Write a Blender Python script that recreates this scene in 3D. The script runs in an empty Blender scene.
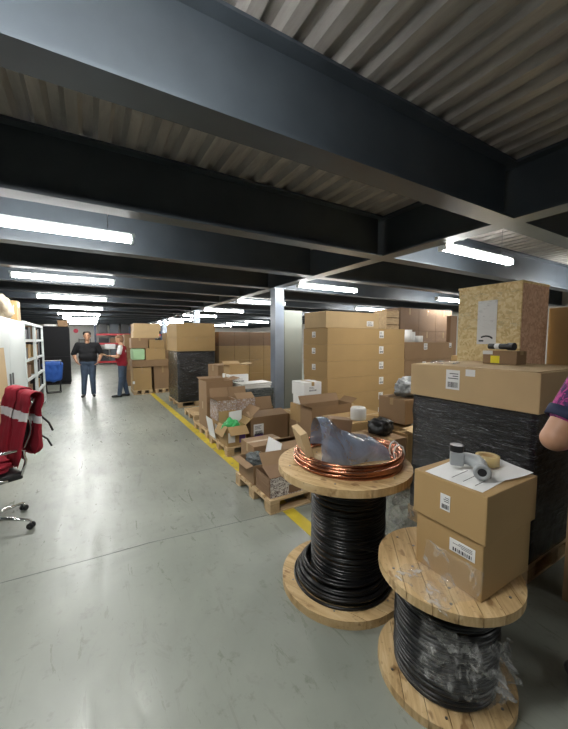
import bpy, bmesh, math, random
from math import sin, cos, pi, radians, tan, atan2, sqrt
from mathutils import Vector, Matrix, Euler, noise
random.seed(7)
SC = bpy.context.scene
COL = SC.collection

# ---------------------------------------------------------------- camera
cam_d = bpy.data.cameras.new('camera'); cam = bpy.data.objects.new('camera', cam_d); COL.objects.link(cam)
cam.location = (0, 0, 1.6); cam.rotation_euler = (radians(90 - 4.23), 0, radians(-30.4))
cam_d.sensor_fit = 'HORIZONTAL'; cam_d.sensor_width = 36; cam_d.lens = 331 / 568 * 36; cam_d.clip_start = 0.05; cam_d.clip_end = 200
SC.camera = cam
# ---------------------------------------------------------------- light set-up
EXPOSURE = 0.75
LAMP = 60.0            # strength of every fluorescent diffuser
w = bpy.data.worlds.new('world'); SC.world = w; w.use_nodes = True
w.node_tree.nodes['Background'].inputs[0].default_value = (0.75, 0.82, 0.9, 1)
w.node_tree.nodes['Background'].inputs[1].default_value = 0.05
SC.view_settings.view_transform = 'Standard'; SC.view_settings.look = 'None'
SC.view_settings.gamma = 1; SC.view_settings.use_curve_mapping = False
SC.view_settings.exposure = EXPOSURE

# ---------------------------------------------------------------- materials
def s2l(c):
    return tuple((v / 12.92 if v <= .04045 else ((v + .055) / 1.055) ** 2.4) for v in c)
def hexc(h):
    return s2l(tuple(int(h[i:i + 2], 16) / 255 for i in (0, 2, 4)))
class NT:
    def __init__(s, name):
        s.m = bpy.data.materials.new(name); s.m.use_nodes = True; s.t = s.m.node_tree; s.n = s.t.nodes
        s.b = s.n['Principled BSDF']; s.o = s.n['Material Output']
    def new(s, ty, **k):
        n = s.n.new(ty)
        for a, v in k.items():
            if hasattr(n, a): setattr(n, a, v)
            else: n.inputs[a].default_value = v
        return n
    def link(s, a, b): s.t.links.new(a, b)
    def coord(s, scale=(1, 1, 1), kind='Object'):
        tc = s.new('ShaderNodeTexCoord'); mp = s.new('ShaderNodeMapping'); mp.inputs['Scale'].default_value = scale
        s.link(tc.outputs[kind], mp.inputs['Vector']); return mp.outputs[0]
    def noise(s, vec, scale=5, detail=4, rough=.55, dist=0):
        n = s.new('ShaderNodeTexNoise'); n.inputs['Scale'].default_value = scale; n.inputs['Detail'].default_value = detail
        n.inputs['Roughness'].default_value = rough; n.inputs['Distortion'].default_value = dist
        s.link(vec, n.inputs['Vector']); return n.outputs['Fac']
    def ramp(s, fac, stops):
        r = s.new('ShaderNodeValToRGB'); e = r.color_ramp.elements
        while len(e) < len(stops): e.new(.5)
        for i, (p, c) in enumerate(stops):
            e[i].position = p; e[i].color = (*c, 1) if len(c) == 3 else c
        s.link(fac, r.inputs[0]); return r.outputs[0]
    def bump(s, h, strength=.3, dist=.01):
        b = s.new('ShaderNodeBump'); b.inputs['Strength'].default_value = strength; b.inputs['Distance'].default_value = dist
        s.link(h, b.inputs['Height']); s.link(b.outputs[0], s.b.inputs['Normal'])
def mat(name, col, rough=.6, metal=0, var=.12, scale=6, stretch=(1, 1, 1), bump=0, bdist=.004, alpha=1, coat=0, spec=.5, detail=4):
    t = NT(name); c = hexc(col) if isinstance(col, str) else col
    v = t.coord(stretch); f = t.noise(v, scale, detail)
    t.link(t.ramp(f, [(.25, tuple(x * (1 - var) for x in c)), (.75, tuple(min(1, x * (1 + var)) for x in c))]), t.b.inputs['Base Color'])
    t.b.inputs['Roughness'].default_value = rough; t.b.inputs['Metallic'].default_value = metal
    t.b.inputs['Alpha'].default_value = alpha; t.b.inputs['Coat Weight'].default_value = coat
    t.b.inputs['Specular IOR Level'].default_value = spec
    if bump: t.bump(t.noise(v, scale * 3, 3), bump, bdist)
    return t.m
def wood(name, c1, c2, stretch=(1, 12, 12), scale=3, rough=.7):
    t = NT(name); v = t.coord(stretch); f = t.noise(v, scale, 6, .6, .6)
    v2 = t.coord((1, 1, 1)); g = t.noise(v2, 30, 2)
    base = t.ramp(f, [(.3, hexc(c1)), (.7, hexc(c2))])
    dots = t.ramp(g, [(.70, (1, 1, 1)), (.76, (.35, .27, .2))])
    mx = t.new('ShaderNodeMix', data_type='RGBA', blend_type='MULTIPLY'); mx.inputs[0].default_value = 1
    t.link(base, mx.inputs[6]); t.link(dots, mx.inputs[7]); t.link(mx.outputs[2], t.b.inputs['Base Color'])
    t.b.inputs['Roughness'].default_value = rough; t.bump(f, .25, .003); return t.m
M = {}
M['card'] = mat('cardboard', 'AA8C5E', .75, var=.06, scale=2.2, bump=.05)
M['card2'] = mat('cardboard_pale', 'BEA379', .75, var=.07, scale=2.5, bump=.05)
M['card3'] = mat('cardboard_dark', '8F7354', .75, var=.08, scale=2.5, bump=.05)
M['card4'] = mat('cardboard_reddish', '866A50', .75, var=.08, scale=2.5, bump=.05)
M['cardin'] = mat('cardboard_inside', '9C805F', .85, var=.08, scale=3)
M['tape'] = mat('brown_tape', 'A68A60', .3, var=.05)
M['white'] = mat('white_paper', 'E4E4E2', .6, var=.03)
M['whitep'] = mat('white_paint', 'CFD6D4', .4, var=.03, scale=2)
M['ink'] = mat('black_ink', '202024', .6, var=.02)
M['purple'] = mat('purple_ink', '5A3C78', .6)
M['redink'] = mat('red_ink', '9A3030', .6)
M['yellow'] = mat('yellow_sticker', 'F0E020', .5, var=.02)
M['black'] = mat('black_plastic', '17181A', .4, var=.1)
M['rubber'] = mat('black_cable', '0D0D0F', .32, var=.1, spec=.5)
M['chrome'] = mat('chrome', 'D8D8D8', .12, 1, var=.02)
M['copper'] = mat('copper', 'BE8468', .25, 1, var=.18, scale=9)
M['red'] = mat('red_cloth', '8E1226', .85, var=.15, scale=8, bump=.3)
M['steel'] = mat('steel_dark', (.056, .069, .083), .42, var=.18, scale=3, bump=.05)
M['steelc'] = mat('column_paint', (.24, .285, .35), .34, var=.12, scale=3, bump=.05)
M['greyp'] = mat('grey_sheet_steel', '868B84', .45, var=.06, scale=1.5)
M['greypl'] = mat('grey_plastic', '9DA1A2', .35, var=.08, scale=8)
M['foam'] = mat('white_foam', 'D0D0CC', .6, var=.06, scale=6, bump=.2)
M['blue'] = mat('blue_cloth', '2456A8', .7, var=.15, scale=8, bump=.3)
M['green'] = mat('green_plastic', '3FAE62', .3, var=.25, scale=12, bump=.5)
M['greenp'] = mat('pale_green_foam', 'A8CFA0', .6, var=.08)
M['blackcloth'] = mat('black_cloth', '07080D', .85, var=.2, scale=8, bump=.2)
M['navy'] = mat('navy_cloth', '1B2340', .8, var=.15, scale=10)
M['denim'] = mat('blue_denim', '3F4D60', .85, var=.3, scale=7, bump=.15)
M['skin'] = mat('skin', 'B08468', .5, var=.08, scale=12)
M['hair'] = mat('dark_hair', '1E1814', .8, var=.2)
M['hair2'] = mat('brown_hair', '7A5A44', .8, var=.2)
M['shoe'] = mat('black_leather', '101012', .4)
M['pallet'] = wood('pallet_wood', 'B39670', 'D8BE94', (2, 8, 8))
M['palletd'] = wood('pallet_block_wood', 'A58A66', 'C4A980', (3, 6, 6))
M['tan'] = mat('bundle_tan', 'A3937A', .6, var=.22, scale=5, bump=.4, bdist=.02)
M['wallw'] = mat('white_wall_paint', 'C9C6C0', .7, var=.05, scale=.6)
M['wallg'] = mat('grey_wall_paint', '5A5E62', .8, var=.08, scale=.6)
M['redsteel'] = mat('red_beam_steel', 'B5242E', .4, var=.05)
M['bluesteel'] = mat('dark_blue_upright', '1C2A44', .4, var=.05)
M['pinkred'] = mat('pink_red_sign', 'E03050', .5, var=.02)
M['amber'] = mat('amber_tape', 'C9B27C', .25, var=.05)
M['tread'] = mat('wire_grey', '888888', .4, 1)

def film_mat(name, col, lo, hi, scale=9, stretch=(1, 1, 3.5), rough=.12, dist=.012, streak=(.5, .68)):
    """thin clear film: transparent, with glossy wrinkles and a milky body"""
    t = NT(name); v = t.coord(stretch); f = t.noise(v, scale, 5, .6, 1.2)
    fac = t.ramp(f, [(streak[0], (lo,) * 3), (streak[1], (hi,) * 3)])
    tr = t.new('ShaderNodeBsdfTransparent'); mx = t.new('ShaderNodeMixShader')
    t.b.inputs['Base Color'].default_value = (*hexc(col), 1); t.b.inputs['Roughness'].default_value = rough; t.b.inputs['Specular IOR Level'].default_value = .9
    t.link(fac, mx.inputs[0]); t.link(tr.outputs[0], mx.inputs[1]); t.link(t.b.outputs[0], mx.inputs[2]); t.link(mx.outputs[0], t.o.inputs['Surface'])
    t.bump(f, 1, dist); return t.m
M['film'] = film_mat('clear_stretch_film', 'C8CED2', .03, .34, 9, streak=(.56, .74))
M['film2'] = film_mat('crumpled_clear_film', 'D8D8D4', .10, .85, 11, (1, 1, 1), .1, .02, (.5, .74))
M['bag'] = film_mat('blue_grey_clear_bag', '8796AC', .55, .92, 4, (1, 1, 1), .12, .02, (.4, .62))
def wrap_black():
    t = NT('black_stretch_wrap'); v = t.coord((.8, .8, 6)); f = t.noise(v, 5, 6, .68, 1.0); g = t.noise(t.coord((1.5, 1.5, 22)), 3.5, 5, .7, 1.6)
    t.link(t.ramp(g, [(.54, (.008, .008, .010)), (.63, (.06, .062, .065)), (.72, (.45, .46, .47))]), t.b.inputs['Base Color'])  # pale streaks: layered film, plus lamp highlights painted into the base colour
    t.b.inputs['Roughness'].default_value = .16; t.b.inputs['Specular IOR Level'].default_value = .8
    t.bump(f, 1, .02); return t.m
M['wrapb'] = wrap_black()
def wrap_grey():
    t = NT('grey_stretch_wrap'); v = t.coord((1, 1, 5)); f = t.noise(v, 6, 6, .7, 1.5)
    t.link(t.ramp(f, [(.35, hexc('2A2E2F')), (.6, hexc('5C6463')), (.75, hexc('9AA09E'))]), t.b.inputs['Base Color'])
    t.b.inputs['Roughness'].default_value = .25; t.bump(f, .8, .03); return t.m
M['wrapg'] = wrap_grey()
def silver():
    t = NT('silver_foil'); v = t.coord(); f = t.noise(v, 14, 4, .6, 1)
    t.b.inputs['Base Color'].default_value = (.35, .37, .38, 1); t.b.inputs['Metallic'].default_value = .8; t.b.inputs['Roughness'].default_value = .3
    t.bump(f, 1, .03); return t.m
M['foil'] = silver()
def osb(name, c):
    t = NT(name); v = t.coord((1, 1, 1))
    vo = t.new('ShaderNodeTexVoronoi'); vo.inputs['Scale'].default_value = 48; vo.inputs['Randomness'].default_value = 1
    nz = t.new('ShaderNodeTexNoise'); nz.inputs['Scale'].default_value = 9; t.link(v, nz.inputs['Vector'])
    ad = t.new('ShaderNodeMix', data_type='VECTOR'); ad.inputs[0].default_value = .09
    t.link(v, ad.inputs[4]); t.link(nz.outputs['Color'], ad.inputs[5]); t.link(ad.outputs[1], vo.inputs['Vector'])
    sp = t.new('ShaderNodeSeparateColor'); t.link(vo.outputs['Color'], sp.inputs[0])
    t.link(t.ramp(sp.outputs[0], [(0, hexc(c[0])), (.5, hexc(c[1])), (1, hexc(c[2]))]), t.b.inputs['Base Color'])
    t.b.inputs['Roughness'].default_value = .55; t.bump(sp.outputs[1], .3, .003); return t.m
M['osb'] = osb('oriented_strand_board', ('CDAF72', 'E2C88E', 'EDD9A6'))
M['osbd'] = osb('oriented_strand_board_reddish', ('B58C70', 'C89E80', 'D6B294'))
def fabric_pattern():
    t = NT('magenta_patterned_knit'); v = t.coord(); f = t.noise(v, 45, 2, .5, 1)
    t.link(t.ramp(f, [(.42, hexc('34204A')), (.5, hexc('8A2A6E')), (.62, hexc('B0407E'))]), t.b.inputs['Base Color'])
    t.b.inputs['Roughness'].default_value = .85; return t.m
M['polo'] = fabric_pattern()
def printed():
    t = NT('printed_carton_pattern'); v = t.coord((1, 1, 1)); f = t.noise(v, 34, 3, .6, 2)
    t.link(t.ramp(f, [(.50, hexc('9C8066')), (.53, hexc('7C7288')), (.56, hexc('CFC8C2'))]), t.b.inputs['Base Color'])
    t.b.inputs['Roughness'].default_value = .6; return t.m
M['print'] = printed()
def printw():
    t = NT('white_printed_pattern'); v = t.coord((1, 1, 1)); f = t.noise(v, 40, 3, .6, 2)
    t.link(t.ramp(f, [(.44, hexc('6A5A58')), (.49, hexc('C8C0B8')), (.56, hexc('DDD8D0'))]), t.b.inputs['Base Color'])
    t.b.inputs['Roughness'].default_value = .6; return t.m
M['printw'] = printw()
def concrete():
    t = NT('painted_concrete'); v = t.coord()
    a = t.noise(v, .9, 6, .6, .4); b = t.noise(v, 9, 5, .7); vs = t.coord((2.2, .5, 1)); s_ = t.noise(vs, 4, 6, .75, 1.2)
    base = t.ramp(a, [(.3, hexc('7E837A')), (.7, hexc('9A9E94'))])
    spots = t.ramp(b, [(.30, (.62, .62, .60)), (.42, (1, 1, 1))])
    sc = t.ramp(s_, [(.30, (.74, .73, .71)), (.42, (1, 1, 1)), (.7, (1.0, 1.0, 1.0))])
    m1 = t.new('ShaderNodeMix', data_type='RGBA', blend_type='MULTIPLY'); m1.inputs[0].default_value = .65
    m2 = t.new('ShaderNodeMix', data_type='RGBA', blend_type='MULTIPLY'); m2.inputs[0].default_value = .55
    t.link(base, m1.inputs[6]); t.link(spots, m1.inputs[7]); t.link(m1.outputs[2], m2.inputs[6]); t.link(sc, m2.inputs[7])
    t.link(m2.outputs[2], t.b.inputs['Base Color'])
    r = t.ramp(s_, [(.3, (.5,) * 3), (.7, (.22,) * 3)]); t.link(r, t.b.inputs['Roughness'])
    t.bump(b, .12, .004); return t.m
M['floor'] = concrete()
def deck():
    t = NT('galvanised_deck'); v = t.coord((6, 1, 1)); f = t.noise(v, 1.2, 6, .65, .5)
    t.link(t.ramp(f, [(.3, hexc('8C8884')), (.7, hexc('BAB5AE'))]), t.b.inputs['Base Color'])
    t.b.inputs['Roughness'].default_value = .5; t.bump(f, .1, .01); return t.m
M['deck'] = deck()
def linepaint():
    t = NT('worn_yellow_paint'); v = t.coord(); f = t.noise(v, 7, 6, .7)
    t.link(t.ramp(f, [(.34, hexc('8E8B78')), (.42, hexc('C9B336')), (.7, hexc('D8C23C'))]), t.b.inputs['Base Color'])
    t.b.inputs['Roughness'].default_value = .5; return t.m
M['line'] = linepaint()
def emit():
    t = NT('lamp_diffuser'); t.b.inputs['Base Color'].default_value = (1, 1, 1, 1)
    t.b.inputs['Emission Color'].default_value = (.99, .99, .97, 1); t.b.inputs['Emission Strength'].default_value = LAMP
    f = t.noise(t.coord(), 2); t.link(t.ramp(f, [(0, (.9, .9, .9)), (1, (1, 1, 1))]), t.b.inputs['Base Color']); return t.m
M['emit'] = emit()

# ---------------------------------------------------------------- helpers
class MB:
    """collects shapes, then links them as ONE mesh object"""
    def __init__(s): s.bm = bmesh.new(); s.mats = []
    def mi(s, m):
        if m not in s.mats: s.mats.append(m)
        return s.mats.index(m)
    def _fin(s, vs, T, m, smooth):
        if T is not None:
            for v in vs: v.co = T @ v.co
        fs = {f for v in vs for f in v.link_faces}; i = s.mi(m)
        for f in fs: f.material_index = i; f.smooth = smooth
        return vs
    def box(s, x0, x1, y0, y1, z0, z1, m=None, T=None, bevel=0):
        vs = bmesh.ops.create_cube(s.bm, size=1)['verts']
        for v in vs: v.co = Vector(((x0 + x1) / 2 + v.co.x * (x1 - x0), (y0 + y1) / 2 + v.co.y * (y1 - y0), (z0 + z1) / 2 + v.co.z * (z1 - z0)))
        if bevel:
            es = list({e for v in vs for e in v.link_edges})
            r = bmesh.ops.bevel(s.bm, geom=es, offset=bevel, segments=2, affect='EDGES', profile=.6)
            vs = list({v for f in r['faces'] for v in f.verts} | {v for v in vs if v.is_valid})
            lk = set(vs)
            for f in s.bm.faces:
                if any(v in lk for v in f.verts): lk |= set(f.verts)
            vs = list(lk)
        s._fin(vs, T, m, False); return s
    def poly(s, pts, m=None, smooth=False):
        vs = [s.bm.verts.new(p) for p in pts]; f = s.bm.faces.new(vs); f.material_index = s.mi(m); f.smooth = smooth; return s
    def plate(s, pts, th, m=None):
        """flat polygon with real thickness"""
        a, b, c = Vector(pts[0]), Vector(pts[1]), Vector(pts[2]); n = (b - a).cross(c - a).normalized() * th
        n_ = len(pts); lo = [s.bm.verts.new(Vector(p)) for p in pts]; hi = [s.bm.verts.new(Vector(p) + n) for p in pts]
        i = s.mi(m)
        fs = [s.bm.faces.new(lo[::-1]), s.bm.faces.new(hi)] + [s.bm.faces.new([lo[k], lo[(k + 1) % n_], hi[(k + 1) % n_], hi[k]]) for k in range(n_)]
        for f in fs: f.material_index = i
        return s
    def lathe(s, prof, seg=32, m=None, T=None, smooth=True, a0=0, a1=2 * pi, close=True):
        full = abs(a1 - a0 - 2 * pi) < 1e-6; n = seg if full else seg + 1
        rings = []
        for k in range(n):
            a = a0 + (a1 - a0) * k / seg
            rings.append([s.bm.verts.new((r * cos(a), r * sin(a), z)) for r, z in prof])
        fs = []
        for k in range(seg):
            A, B = rings[k], rings[(k + 1) % n]
            for j in range(len(prof) - 1):
                fs.append(s.bm.faces.new([A[j], B[j], B[j + 1], A[j + 1]]))
            if close: fs.append(s.bm.faces.new([A[-1], B[-1], B[0], A[0]]))
        i = s.mi(m)
        for f in fs: f.smooth = smooth; f.material_index = i
        if T is not None:
            for r in rings:
                for v in r: v.co = T @ v.co
        return s
    def disc(s, r, z0, z1, seg=48, m=None, T=None, c=(0, 0)):
        vs = bmesh.ops.create_cone(s.bm, cap_ends=True, segments=seg, radius1=r, radius2=r, depth=z1 - z0)['verts']
        for v in vs: v.co += Vector((c[0], c[1], (z0 + z1) / 2))
        s._fin(vs, T, m, False); return s
    def tube(s, pts, r, seg=8, m=None, closed=False, smooth=True, T=None):
        pts = [Vector(p) for p in pts]; n = len(pts); rings = []
        rr = r if isinstance(r, (list, tuple)) else [r] * n
        prev = None
        for k in range(n):
            if closed: d = pts[(k + 1) % n] - pts[k - 1]
            else: d = pts[min(k + 1, n - 1)] - pts[max(k - 1, 0)]
            d.normalize()
            if prev is None:
                u = d.cross(Vector((0, 0, 1)))
                if u.length < .05: u = d.cross(Vector((1, 0, 0)))
            else: u = prev - d * prev.dot(d)
            u.normalize(); prev = u; v = d.cross(u)
            rings.append([s.bm.verts.new(pts[k] + (u * cos(2 * pi * j / seg) + v * sin(2 * pi * j / seg)) * rr[k]) for j in range(seg)])
        i = s.mi(m); fs = []
        for k in range(n if closed else n - 1):
            A, B = rings[k], rings[(k + 1) % n]
            for j in range(seg): fs.append(s.bm.faces.new([A[j], A[(j + 1) % seg], B[(j + 1) % seg], B[j]]))
        if not closed: fs += [s.bm.faces.new(rings[0][::-1]), s.bm.faces.new(rings[-1])]
        for f in fs: f.smooth = smooth; f.material_index = i
        if T is not None:
            for r_ in rings:
                for v in r_: v.co = T @ v.co
        return s
    def ring(s, R, r, z, seg=64, ts=8, m=None, c=(0, 0), wob=0, tilt=0, ph=0):
        pts = []
        for k in range(seg):
            a = 2 * pi * k / seg
            q = R + wob * sin(2 * a + ph)
            pts.append((c[0] + q * cos(a), c[1] + q * sin(a), z + tilt * cos(a + ph)))
        return s.tube(pts, r, ts, m, closed=True)
    def capsule(s, p0, p1, r0, r1=None, m=None, seg=14):
        r1 = r0 if r1 is None else r1; p0, p1 = Vector(p0), Vector(p1); d = p1 - p0; L = max(d.length, 1e-5)
        prof = []
        for k in range(5): a = pi / 2 * k / 4; prof.append((max(r0 * sin(a), 1e-4), -r0 * cos(a)))
        for k in range(5): a = pi / 2 * k / 4; prof.append((max(r1 * cos(a), 1e-4), L + r1 * sin(a)))
        T = Matrix.Translation(p0) @ (d.to_track_quat('Z', 'Y').to_matrix().to_4x4() if d.length > 1e-5 else Matrix())
        return s.lathe(prof, seg, m, T, True)
    def build(s, name, parent=None, loc=(0, 0, 0), rot=0, default=None):
        bmesh.ops.recalc_face_normals(s.bm, faces=s.bm.faces)
        me = bpy.data.meshes.new(name); s.bm.to_mesh(me); s.bm.free()
        for m in s.mats: me.materials.append(m if m is not None else default)
        o = bpy.data.objects.new(name, me); COL.objects.link(o)
        if parent is not None: o.parent = parent
        o.location = loc
        o.rotation_euler = rot if isinstance(rot, (tuple, Euler)) else (0, 0, rot)
        return o
def tag(o, label=None, cat=None, group=None, kind=None):
    if label: o['label'] = label
    if cat: o['category'] = cat
    if group: o['group'] = group
    if kind: o['kind'] = kind
    return o
def empty(name, loc=(0, 0, 0), rot=0, **k):
    o = bpy.data.objects.new(name, None); COL.objects.link(o); o.location = loc
    o.rotation_euler = rot if isinstance(rot, (tuple, Euler)) else (0, 0, rot); o.empty_display_size = .1
    return tag(o, **k) if k else o
def copy_tree(o, parent=None):
    c = o.copy(); COL.objects.link(c); c.parent = parent
    for ch in [x for x in COL.objects if x.parent is o]: copy_tree(ch, c)
    return c
def struct(name, mb, default=None, label=None, cat=None):
    o = mb.build(name, default=default); o['kind'] = 'structure'
    if label: o['label'] = label
    if cat: o['category'] = cat
    return o
def apply_mods(o):
    dg = bpy.context.evaluated_depsgraph_get(); dg.update()
    me = bpy.data.meshes.new_from_object(o.evaluated_get(dg)); old = o.data
    o.modifiers.clear(); o.data = me; bpy.data.meshes.remove(old)
def blob(name, caps, m, parent=None, voxel=.012, smooth=6, loc=(0, 0, 0), rot=0, flat=None):
    """one continuous skin grown around tapered limbs"""
    mb = MB()
    for c in caps: mb.capsule(*c, m=m)
    o = mb.build(name, parent, loc, rot)
    r = o.modifiers.new('r', 'REMESH'); r.mode = 'VOXEL'; r.voxel_size = voxel; r.use_smooth_shade = True
    s_ = o.modifiers.new('s', 'SMOOTH'); s_.factor = .5; s_.iterations = smooth
    apply_mods(o)
    o.data.materials.clear(); o.data.materials.append(m)
    for p in o.data.polygons: p.use_smooth = True
    return o
def lump(name, size, m, parent=None, loc=(0, 0, 0), rot=0, amp=.25, fr=3.0, seed=0, sub=4, flatz=True):
    """crumpled cloth / bag / film lump resting on z=0"""
    bm = bmesh.new(); bmesh.ops.create_icosphere(bm, subdivisions=sub, radius=1)
    for v in bm.verts:
        p = v.co.copy(); n = noise.noise(p * fr + Vector((seed, 0, 0))); n2 = noise.noise(p * fr * 3 + Vector((0, seed, 0)))
        n3 = abs(noise.noise(p * fr * 1.7 + Vector((0, 0, seed))))
        v.co = p * (1 + amp * n + amp * .5 * n2 - amp * n3)
        # squarer than a ball
        v.co = Vector([math.copysign(abs(c) ** .75, c) for c in v.co])
    zs = [v.co.z for v in bm.verts]; lo, hi = min(zs), max(zs)
    xs = max(abs(v.co.x) for v in bm.verts); ys = max(abs(v.co.y) for v in bm.verts)
    for v in bm.verts:
        z = (v.co.z - lo) / (hi - lo)
        if flatz: z = max(0, (z - .12) / .88)
        v.co = Vector((v.co.x / xs * size[0] / 2, v.co.y / ys * size[1] / 2, z * size[2]))
    me = bpy.data.meshes.new(name); bm.to_mesh(me); bm.free(); me.materials.append(m)
    for p in me.polygons: p.use_smooth = True
    o = bpy.data.objects.new(name, me); COL.objects.link(o); o.location = loc
    o.rotation_euler = rot if isinstance(rot, tuple) else (0, 0, rot)
    if parent is not None: o.parent = parent
    return o

# sticker with printed marks as one mesh; face: '-y','-x','+x','+z'
def sticker(parent, face, dims, u, v, w_, h_, m=None, name='shipping_label', marks=True, label=None, zoff=0):
    """u,v: centre as fraction of the face; w_,h_ size in metres; dims=(w,d,h) of the box, box spans 0..w,0..d,0..h"""
    W, D, H = dims; t = .0015; m = m or M['white']; mb = MB()
    def pb(a0, a1, b0, b1, o0, o1, mm):
        if face == '-y': mb.box(a0, a1, -o1, -o0, b0, b1, mm)
        elif face == '-x': mb.box(-o1, -o0, a0, a1, b0, b1, mm)
        elif face == '+x': mb.box(W + o0, W + o1, a0, a1, b0, b1, mm)
        else: mb.box(a0, a1, b0, b1, H + o0 + zoff, H + o1 + zoff, mm)
    L1, L2 = {'-y': (W, H), '-x': (D, H), '+x': (D, H), '+z': (W, D)}[face]
    ca, cb = u * L1, v * L2
    pb(ca - w_ / 2, ca + w_ / 2, cb - h_ / 2, cb + h_ / 2, 0, t, m)
    if marks:
        x = ca - w_ * .38
        rnd = random.Random(int(u * 100 + v * 1000 + W * 77))
        while x < ca + w_ * .36:
            b = w_ * rnd.choice((.02, .035, .05)); pb(x, x + b, cb - h_ * .4, cb - h_ * .12, t, t + .0006, M['ink']); x += b + w_ * rnd.choice((.025, .04))
        for k in range(3): pb(ca - w_ * .4, ca + w_ * rnd.uniform(.0, .4), cb + h_ * (.05 + k * .12), cb + h_ * (.09 + k * .12), t, t + .0006, M['ink'])
    o = mb.build(name, parent)
    if label: o['label'] = label
    return o
def carton(name, x, y, z, w_, d, h, label, m='card', group=None, rot=0, stickers=(), tape=True, cat='box', bulge=.004):
    """closed carton, min corner at x,y,z"""
    mb = MB(); mm = M[m]; g = .0015
    # body with slightly bowed sides and a closing slit on top
    nx = 5; bm = mb.bm
    mb.box(0, w_, 0, d, 0, h, mm, bevel=min(.006, h * .04))
    o = mb.build(name, None, (x, y, z), rot)
    tag(o, label, cat, group)
    if tape:
        t = MB(); tw = .024
        if w_ >= d:
            t.box(0, w_, d / 2 - tw, d / 2 + tw, h, h + .001, M['tape'])
            t.box(-.001, 0, d / 2 - tw, d / 2 + tw, h * .72, h + .001, M['tape'])
            t.box(w_, w_ + .001, d / 2 - tw, d / 2 + tw, h * .72, h + .001, M['tape'])
        else:
            t.box(w_ / 2 - tw, w_ / 2 + tw, 0, d, h, h + .001, M['tape'])
            t.box(w_ / 2 - tw, w_ / 2 + tw, -.001, 0, h * .72, h + .001, M['tape'])
        t.build('packing_tape', o)
    for s_ in stickers: sticker(o, s_[0], (w_, d, h), *s_[1:5], **(s_[5] if len(s_) > 5 else {}))
    return o
def open_carton(name, x, y, z, w_, d, h, label, m='card', group=None, rot=0, flaps=(60, 60, 60, 60), fl=None, stickers=(), t=.004, cat='box', facemat=None):
    """open carton; flaps = opening angles (0 = straight up, 90 = level outwards, 180 = hanging) for -y,+y,-x,+x; None = missing"""
    mm = M[m]; mb = MB()
    mb.box(0, w_, 0, d, 0, t, mm)
    mb.box(0, w_, 0, t, t, h, M[facemat] if facemat else mm); mb.box(0, w_, d - t, d, t, h, mm)
    mb.box(0, t, t, d - t, t, h, M[facemat] if facemat else mm); mb.box(w_ - t, w_, t, d - t, t, h, mm)
    o = mb.build(name, None, (x, y, z), rot); tag(o, label, cat, group)
    fl = fl or min(w_, d) * .48
    for k, a in enumerate(flaps):
        if a is None: continue
        f = MB(); a = radians(a)
        if k < 2:
            f.box(.003, w_ - .003, -t / 2, t / 2, 0, fl, mm)
            T = Matrix.Translation((0, t / 2 if k == 0 else d - t / 2, h)) @ Matrix.Rotation(a if k == 0 else -a, 4, 'X')
        else:
            f.box(-t / 2, t / 2, .003, d - .003, 0, fl, mm)
            T = Matrix.Translation((t / 2 if k == 2 else w_ - t / 2, 0, h)) @ Matrix.Rotation(-a if k == 2 else a, 4, 'Y')
        for v in f.bm.verts: v.co = T @ v.co
        f.build('flap', o)
    for s_ in stickers: sticker(o, s_[0], (w_, d, h), *s_[1:5], **(s_[5] if len(s_) > 5 else {}))
    return o
def pallet(x, y, z, w_, d, label, rot=0, h=.13):
    """x: length of the deck boards"""
    r = empty('wooden_pallet', (x, y, z), rot); tag(r, label, 'pallet', 'wooden pallets along the aisle')
    n = 6; bw = .1; gap = (d - n * bw) / (n - 1)
    for k in range(n): MB().box(0, w_, k * (bw + gap), k * (bw + gap) + bw, h - .018, h, M['pallet']).build('deck_board', r)
    for i in range(3):
        xx = i * (w_ - .1) / 2
        MB().box(xx, xx + .1, 0, d, h - .036, h - .018, M['pallet']).build('stringer_board', r)
        for j in range(3):
            yy = j * (d - .12) / 2
            MB().box(xx, xx + .1, yy, yy + .12, .016, h - .036, M['palletd'], bevel=.004).build('block', r)
    for j in range(3):
        yy = j * (d - .1) / 2
        MB().box(0, w_, yy, yy + .1, 0, .016, M['pallet']).build('bottom_board', r)
    return r

# ================================================================ SETTING
XL, XR, YN, YF = -3.4, 12.5, -4.5, 28.0
DECK = 3.115
struct('floor', MB().box(XL, XR, YN, YF, -.1, 0, M['floor']))
def ceiling():
    mb = MB(); p = .19; hgt = .05; prof = []
    x = XL
    while x < XR:
        prof += [(x, DECK + hgt), (x + .06, DECK + hgt), (x + .092, DECK), (x + .16, DECK), (x + p, DECK + hgt)]; x += p
    vs0 = [mb.bm.verts.new((a, YN, b)) for a, b in prof]; vs1 = [mb.bm.verts.new((a, YF, b)) for a, b in prof]
    i = mb.mi(M['deck'])
    for k in range(len(prof) - 1):
        if (vs0[k].co - vs0[k + 1].co).length > 1e-6: mb.bm.faces.new([vs0[k], vs0[k + 1], vs1[k + 1], vs1[k]])
    mb.box(XL, XR, YN, YF, DECK + .07, DECK + .2, M['deck'])
    struct('ceiling', mb)
ceiling()
struct('wall_left', MB().box(XL - .2, XL, YN, YF, 0, 3.4, M['wallg']))
struct('wall_right', MB().box(XR, XR + .2, YN, YF, 0, 3.4, M['wallw']))
struct('wall_back', MB().box(XL, XR, YF, YF + .2, 0, 3.4, M['wallw']))
struct('wall_front', MB().box(XL, XR, YN - .2, YN, 0, 3.4, M['wallg']))
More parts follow.
